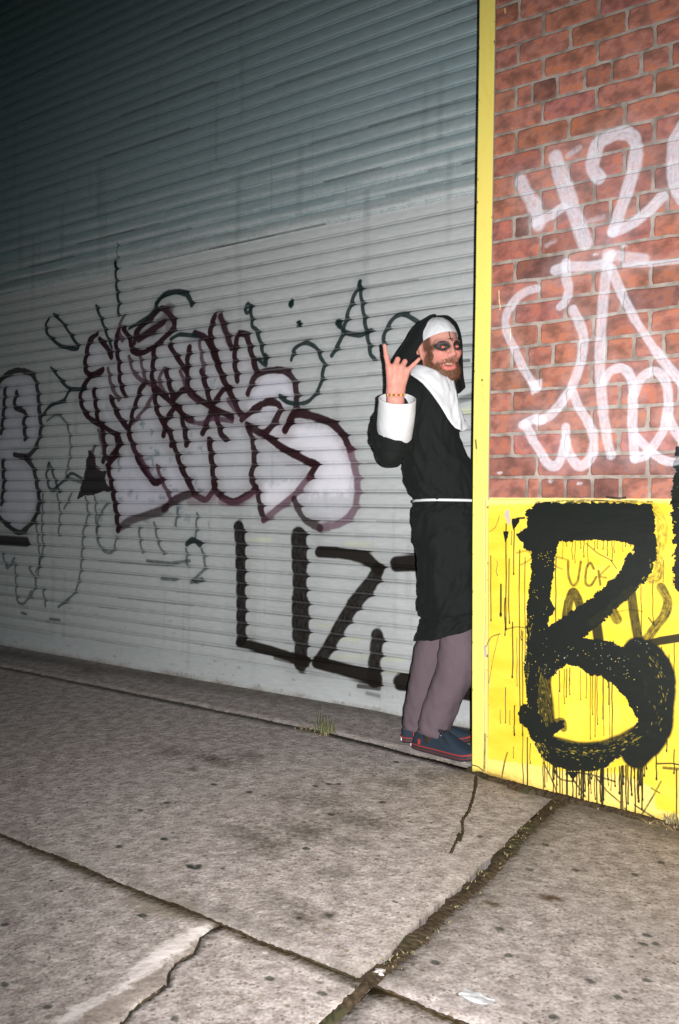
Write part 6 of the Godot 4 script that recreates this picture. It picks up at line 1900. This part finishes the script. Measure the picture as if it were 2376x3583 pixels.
func shoe(man: Node3D, heel: Vector3, dir: Vector3, upper_m: Material, label: String) -> void:
	var s := base("shoe", heel, man)
	s.basis = Basis(dir, Vector3.UP, dir.cross(Vector3.UP))
	if label:
		s.set_meta("label", label)
	# along, half width, height
	var sec := [[0.0, 0.018, 0.052], [0.012, 0.028, 0.07], [0.04, 0.035, 0.074], [0.08, 0.037, 0.07], [0.115, 0.038, 0.078], [0.145, 0.04, 0.096], [0.18, 0.044, 0.08], [0.215, 0.0475, 0.063], [0.25, 0.047, 0.05], [0.278, 0.04, 0.041], [0.297, 0.026, 0.034], [0.304, 0.01, 0.026]]
	var at := func(u: float) -> Array:
		var f := u * (sec.size() - 1)
		var i := mini(int(f), sec.size() - 2)
		var w := f - i
		w = w * w * (3.0 - 2.0 * w) * 0.3 + w * 0.7
		return [lerpf(sec[i][0], sec[i + 1][0], w), lerpf(sec[i][1], sec[i + 1][1], w), lerpf(sec[i][2], sec[i + 1][2], w)]
	var rows := []
	for k in 45:
		var q: Array = at.call(k / 44.0)
		var row := []
		for c in 21:
			var a := PI * c / 20.0
			row.append(Vector3(q[0], 0.018 + (q[2] - 0.018) * pow(sin(a), 0.75), q[1] * 0.97 * signf(cos(a)) * pow(absf(cos(a)), 0.8)))
		rows.append(row)
	put("upper", sheet(rows), upper_m, s)
	for layer in [["sole", 0.0, 0.021, 0.0035, Color(0.035, 0.03, 0.035)], ["red_stripe", 0.0208, 0.0226, 0.0045, Color(0.34, 0.035, 0.028)], ["red_stripe", 0.009, 0.0102, 0.0046, Color(0.2, 0.03, 0.025)]]:
		var ring := []
		for side in [1.0, -1.0]:
			for k in 45:
				var q: Array = at.call((k if side > 0 else 44 - k) / 44.0)
				var grow: float = layer[3]
				ring.append(Vector3(q[0] + grow * (q[0] / 0.152 - 1.0), 0, side * (q[1] + grow)))
		var top_y: float = layer[2]
		var low_y: float = layer[1]
		var spring := func(p: Vector3) -> float: return 0.012 * pow(clampf((p.x - 0.24) / 0.065, 0.0, 1.0), 2.0)
		var stack := [[], [], [], []]
		for p in ring:
			var c := Vector3(0.152, 0, 0)
			stack[0].append(Vector3(c.x, low_y, 0))
			stack[1].append(p + Vector3(0, low_y + spring.call(p), 0))
			stack[2].append(p + Vector3(0, top_y + spring.call(p), 0))
			stack[3].append(Vector3(c.x, top_y, 0))
		put(layer[0], sheet(stack, true), mat(layer[4], 0.6), s)
	# laces across the tongue
	var lace := smooth()
	for k in 6:
		var x := 0.15 + 0.018 * k
		var y := 0.098 - 0.0135 * k
		var w := 0.021
		for v in [Vector3(x, y - 0.01, w + 0.004), Vector3(x + 0.006, y - 0.012, w + 0.004), Vector3(x + 0.003, y + 0.003, 0), Vector3(x + 0.006, y - 0.012, w + 0.004), Vector3(x + 0.009, y + 0.001, 0), Vector3(x + 0.003, y + 0.003, 0), Vector3(x, y - 0.01, -w), Vector3(x + 0.003, y + 0.003, 0), Vector3(x + 0.006, y - 0.012, -w), Vector3(x + 0.006, y - 0.012, -w), Vector3(x + 0.003, y + 0.003, 0), Vector3(x + 0.009, y + 0.001, 0)]:
			lace.add_vertex(v)
	lace.generate_normals()
	put("lace", lace.commit(), mat(Color(0.02, 0.02, 0.02), 0.7), s)
	for k in 5:
		var tip := BoxMesh.new()
		tip.size = Vector3(0.007, 0.0035, 0.004) if k < 4 else Vector3(0.007, 0.022, 0.004)
		var x := 0.15 + 0.02 * k
		var e := put("eyelet", tip, mat(Color(0.8, 0.8, 0.82), 0.3), s, Vector3(x, 0.08 - 0.0115 * k, 0.0305 + 0.0012 * k))
		e.rotation_degrees = Vector3(-35, 0, -25)
	for k in 2:
		var bow := tube([Vector3(0.155, 0.094, 0.012), Vector3(0.15 - 0.012 * k, 0.1, 0.034), Vector3(0.17 + 0.01 * k, 0.076, 0.05), Vector3(0.186 + 0.012 * k, 0.056, 0.05 - 0.002 * k)], [0.0026, 0.0026, 0.0026, 0.0022], 18, 6)
		put("lace", sheet(bow, true), mat(Color(0.02, 0.02, 0.02), 0.7), s)
	var tab := BoxMesh.new()
	tab.size = Vector3(0.011, 0.021, 0.003)
	put("red_tab", tab, mat(Color(0.36, 0.035, 0.03), 0.6), s, Vector3(0.045, 0.038, 0.0355))
	var patch := BoxMesh.new()
	patch.size = Vector3(0.003, 0.011, 0.03)
	put("heel_patch", patch, mat(Color(0.85, 0.85, 0.85), 0.3), s, Vector3(-0.006, 0.014, 0.006))


func build_legs(man: Node3D) -> void:
	var grey := cloth(Color(0.105, 0.078, 0.09), 0.05, 66)
	var fold := FastNoiseLite.new()
	fold.seed = 88
	fold.frequency = 1.0
	var rumple := func(a: float, v: float) -> float:
		return 1.03 + 0.1 * fold.get_noise_2d(a * 1.4, v * 7.0) + 0.035 * smoothstep(0.75, 1.0, v) * sin(v * 60.0 + a * 2.0) + 0.07 * pow(maxf(0.0, cos(a - 1.2)), 12.0) + 0.05 * pow(absf(sin(a * 1.5 - v * 16.0 + 2.0 * fold.get_noise_2d(v * 5.0, a))), 6.0)
	var legs := base("trousers", Vector3.ZERO, man)
	var near := tube([Vector3(0.063, 0.884, 0.060), Vector3(0.078, 0.693, 0.075), Vector3(0.088, 0.520, 0.085), Vector3(0.086, 0.416, 0.088), Vector3(0.076, 0.328, 0.084), Vector3(0.035, 0.218, 0.065), Vector3(0.006, 0.128, 0.055), Vector3(-0.007, 0.067, 0.050)], [0.07, 0.072, 0.074, 0.075, 0.074, 0.067, 0.063, 0.06], 56, 36, rumple, false)
	var far := tube([Vector3(0.078, 0.882, -0.030), Vector3(0.078, 0.684, -0.030), Vector3(0.045, 0.522, -0.030), Vector3(0.004, 0.413, -0.032), Vector3(-0.022, 0.303, -0.042), Vector3(-0.041, 0.186, -0.055), Vector3(-0.053, 0.099, -0.062), Vector3(-0.056, 0.058, -0.065)], [0.088, 0.082, 0.074, 0.07, 0.066, 0.064, 0.062, 0.06], 56, 36, rumple, false)
	put("leg", sheet(near, true), grey, legs)
	put("leg", sheet(far, true), grey, legs)
	var sock := mat(Color(0.035, 0.025, 0.02), 0.9)
	put("sock", sheet(tube([Vector3(-0.004, 0.144, 0.050), Vector3(-0.007, 0.074, 0.050), Vector3(-0.006, 0.035, 0.052)], [0.042, 0.043, 0.044], 8, 20, null, true), true), sock, man)
	put("sock", sheet(tube([Vector3(-0.054, 0.135, -0.062), Vector3(-0.056, 0.062, -0.065), Vector3(-0.055, 0.026, -0.065)], [0.042, 0.042, 0.044], 8, 20, null, true), true), sock, man)
	var navy := cloth(Color(0.02, 0.031, 0.046), 0.1, 69)
	shoe(man, Vector3(-0.075, -0.002, 0.004), Vector3(0.761, 0, 0.649).normalized(), navy, "")
	shoe(man, Vector3(-0.124, 0.004, -0.062), Vector3(0.99, 0, -0.09).normalized(), navy, "")


# ---------------------------------------------------------------- weeds and litter
func build_small_things() -> void:
	var m := mat(Color(1, 1, 1), 0.75, true)
	m.backlight_enabled = true
	m.backlight = Color(0.2, 0.2, 0.2)
	var tuft_at: Vector2 = [Vector2(-2.253, -0.007)][0]
	var t := base("grass_tuft", Vector3(tuft_at.x, ground_y(tuft_at.x, tuft_at.y), tuft_at.y))
	tag(t, "tuft of green and dry grass in the pavement joint left of the shoes", "grass tuft", "grass tufts on the pavement")
	var st := smooth()
	blades(st, Vector3.ZERO, 46, 0.1, 0.055, 0.6, 0.65)
	blades(st, Vector3(-0.01, 0, 0), 4, 0.15, 0.03, 0.18, 0.8)
	st.generate_normals()
	put("green_blades", st.commit(), m, t)
	st = smooth()
	blades(st, Vector3(-0.05, 0, 0.01), 70, 0.035, 0.1, 3.0, 0.1)
	st.generate_normals()
	put("dry_blades", st.commit(), m, t)
	var wall_at: Vector2 = [Vector2(-0.807, 0.020)][0]
	var t2 := base("grass_tuft", Vector3(wall_at.x, ground_y(wall_at.x, wall_at.y) + 0.01, maxf(wall_at.y, 0.03)))
	tag(t2, "tuft of mostly dry grass at the foot of the yellow painted base", "grass tuft", "grass tufts on the pavement")
	st = smooth()
	blades(st, Vector3.ZERO, 40, 0.07, 0.03, 1.3, 0.15)
	blades(st, Vector3(0.01, 0, 0), 14, 0.05, 0.02, 0.7, 0.9)
	st.generate_normals()
	put("green_blades", st.commit(), m, t2)
	st = smooth()
	blades(st, Vector3(-0.02, 0, 0.05), 30, 0.03, 0.06, 3.2, 0.0)
	st.generate_normals()
	put("dry_blades", st.commit(), m, t2)
	# scraps and stones
	for s in [[[Vector2(-0.845, 1.346)][0], 0.075, 0.03, 0.0015, Color(0.3, 0.3, 0.305), "paper_scrap", "large flat pale paper scrap on the slab at the bottom of the picture", "paper"], [[Vector2(-1.064, 1.385)][0], 0.026, 0.018, 0.003, Color(0.36, 0.32, 0.3), "paper_scrap", "small white scrap in the soil where the pavement joints cross", "paper"], [[Vector2(-1.271, -0.049)][0], 0.016, 0.02, 0.02, Color(0.5, 0.48, 0.48), "pebble", "pale pebble at the foot of the yellow base beside the wide joint", "pebble"], [[Vector2(-1.616, -0.059)][0], 0.015, 0.012, 0.012, Color(0.55, 0.5, 0.42), "pebble", "pale pebble by the toe of the shoe at the yellow corner", "pebble"], [[Vector2(-1.099, -0.067)][0], 0.02, 0.008, 0.006, Color(0.5, 0.48, 0.45), "pebble", "flat grey stone chip further right along the foot of the yellow base", "pebble"]]:
		var at: Vector2 = s[0]
		var flat: bool = s[5] == "paper_scrap"
		var rows := []
		if flat:
			for side in 2:
				for k in 5:
					var row := []
					for c in 7:
						var u := c / 6.0 - 0.5
						var v := (k / 4.0 - 0.5) * (1.0 if side == 0 else -1.0)
						var q := Vector2(u * s[1], v * s[2])
						q += Vector2(rough_noise.get_noise_2d(u * 6.0 + at.x * 30.0, v * 6.0), rough_noise.get_noise_2d(u * 6.0, v * 6.0 + at.x * 30.0)) * 0.012
						row.append(Vector3(q.x, (0.0035 if side == 0 else 0.0015) + 0.005 * rough_noise.get_noise_2d(u * 5.0 + at.x * 20.0, v * 5.0), q.y))
					rows.append(row)
		else:
			for k in 7:
				var ring := []
				var e := PI * (k / 6.0 - 0.5)
				for c in 14:
					var a := TAU * c / 14
					var g := 1.0 + 0.3 * rough_noise.get_noise_3d(cos(a) * 4.0 + at.x * 50.0, sin(a) * 4.0, e * 2.0)
					ring.append(Vector3(cos(a) * s[1] * 0.5 * cos(e) * g, sin(e) * s[3] * 0.5 + s[3] * 0.5, sin(a) * s[2] * 0.5 * cos(e) * g))
				rows.append(ring)
		var o := put(s[5], sheet(rows, not flat), mat(s[4], 0.8), self, Vector3(at.x, ground_y(at.x, at.y) + 0.004, at.y))
		tag(o, s[6], s[7], "")
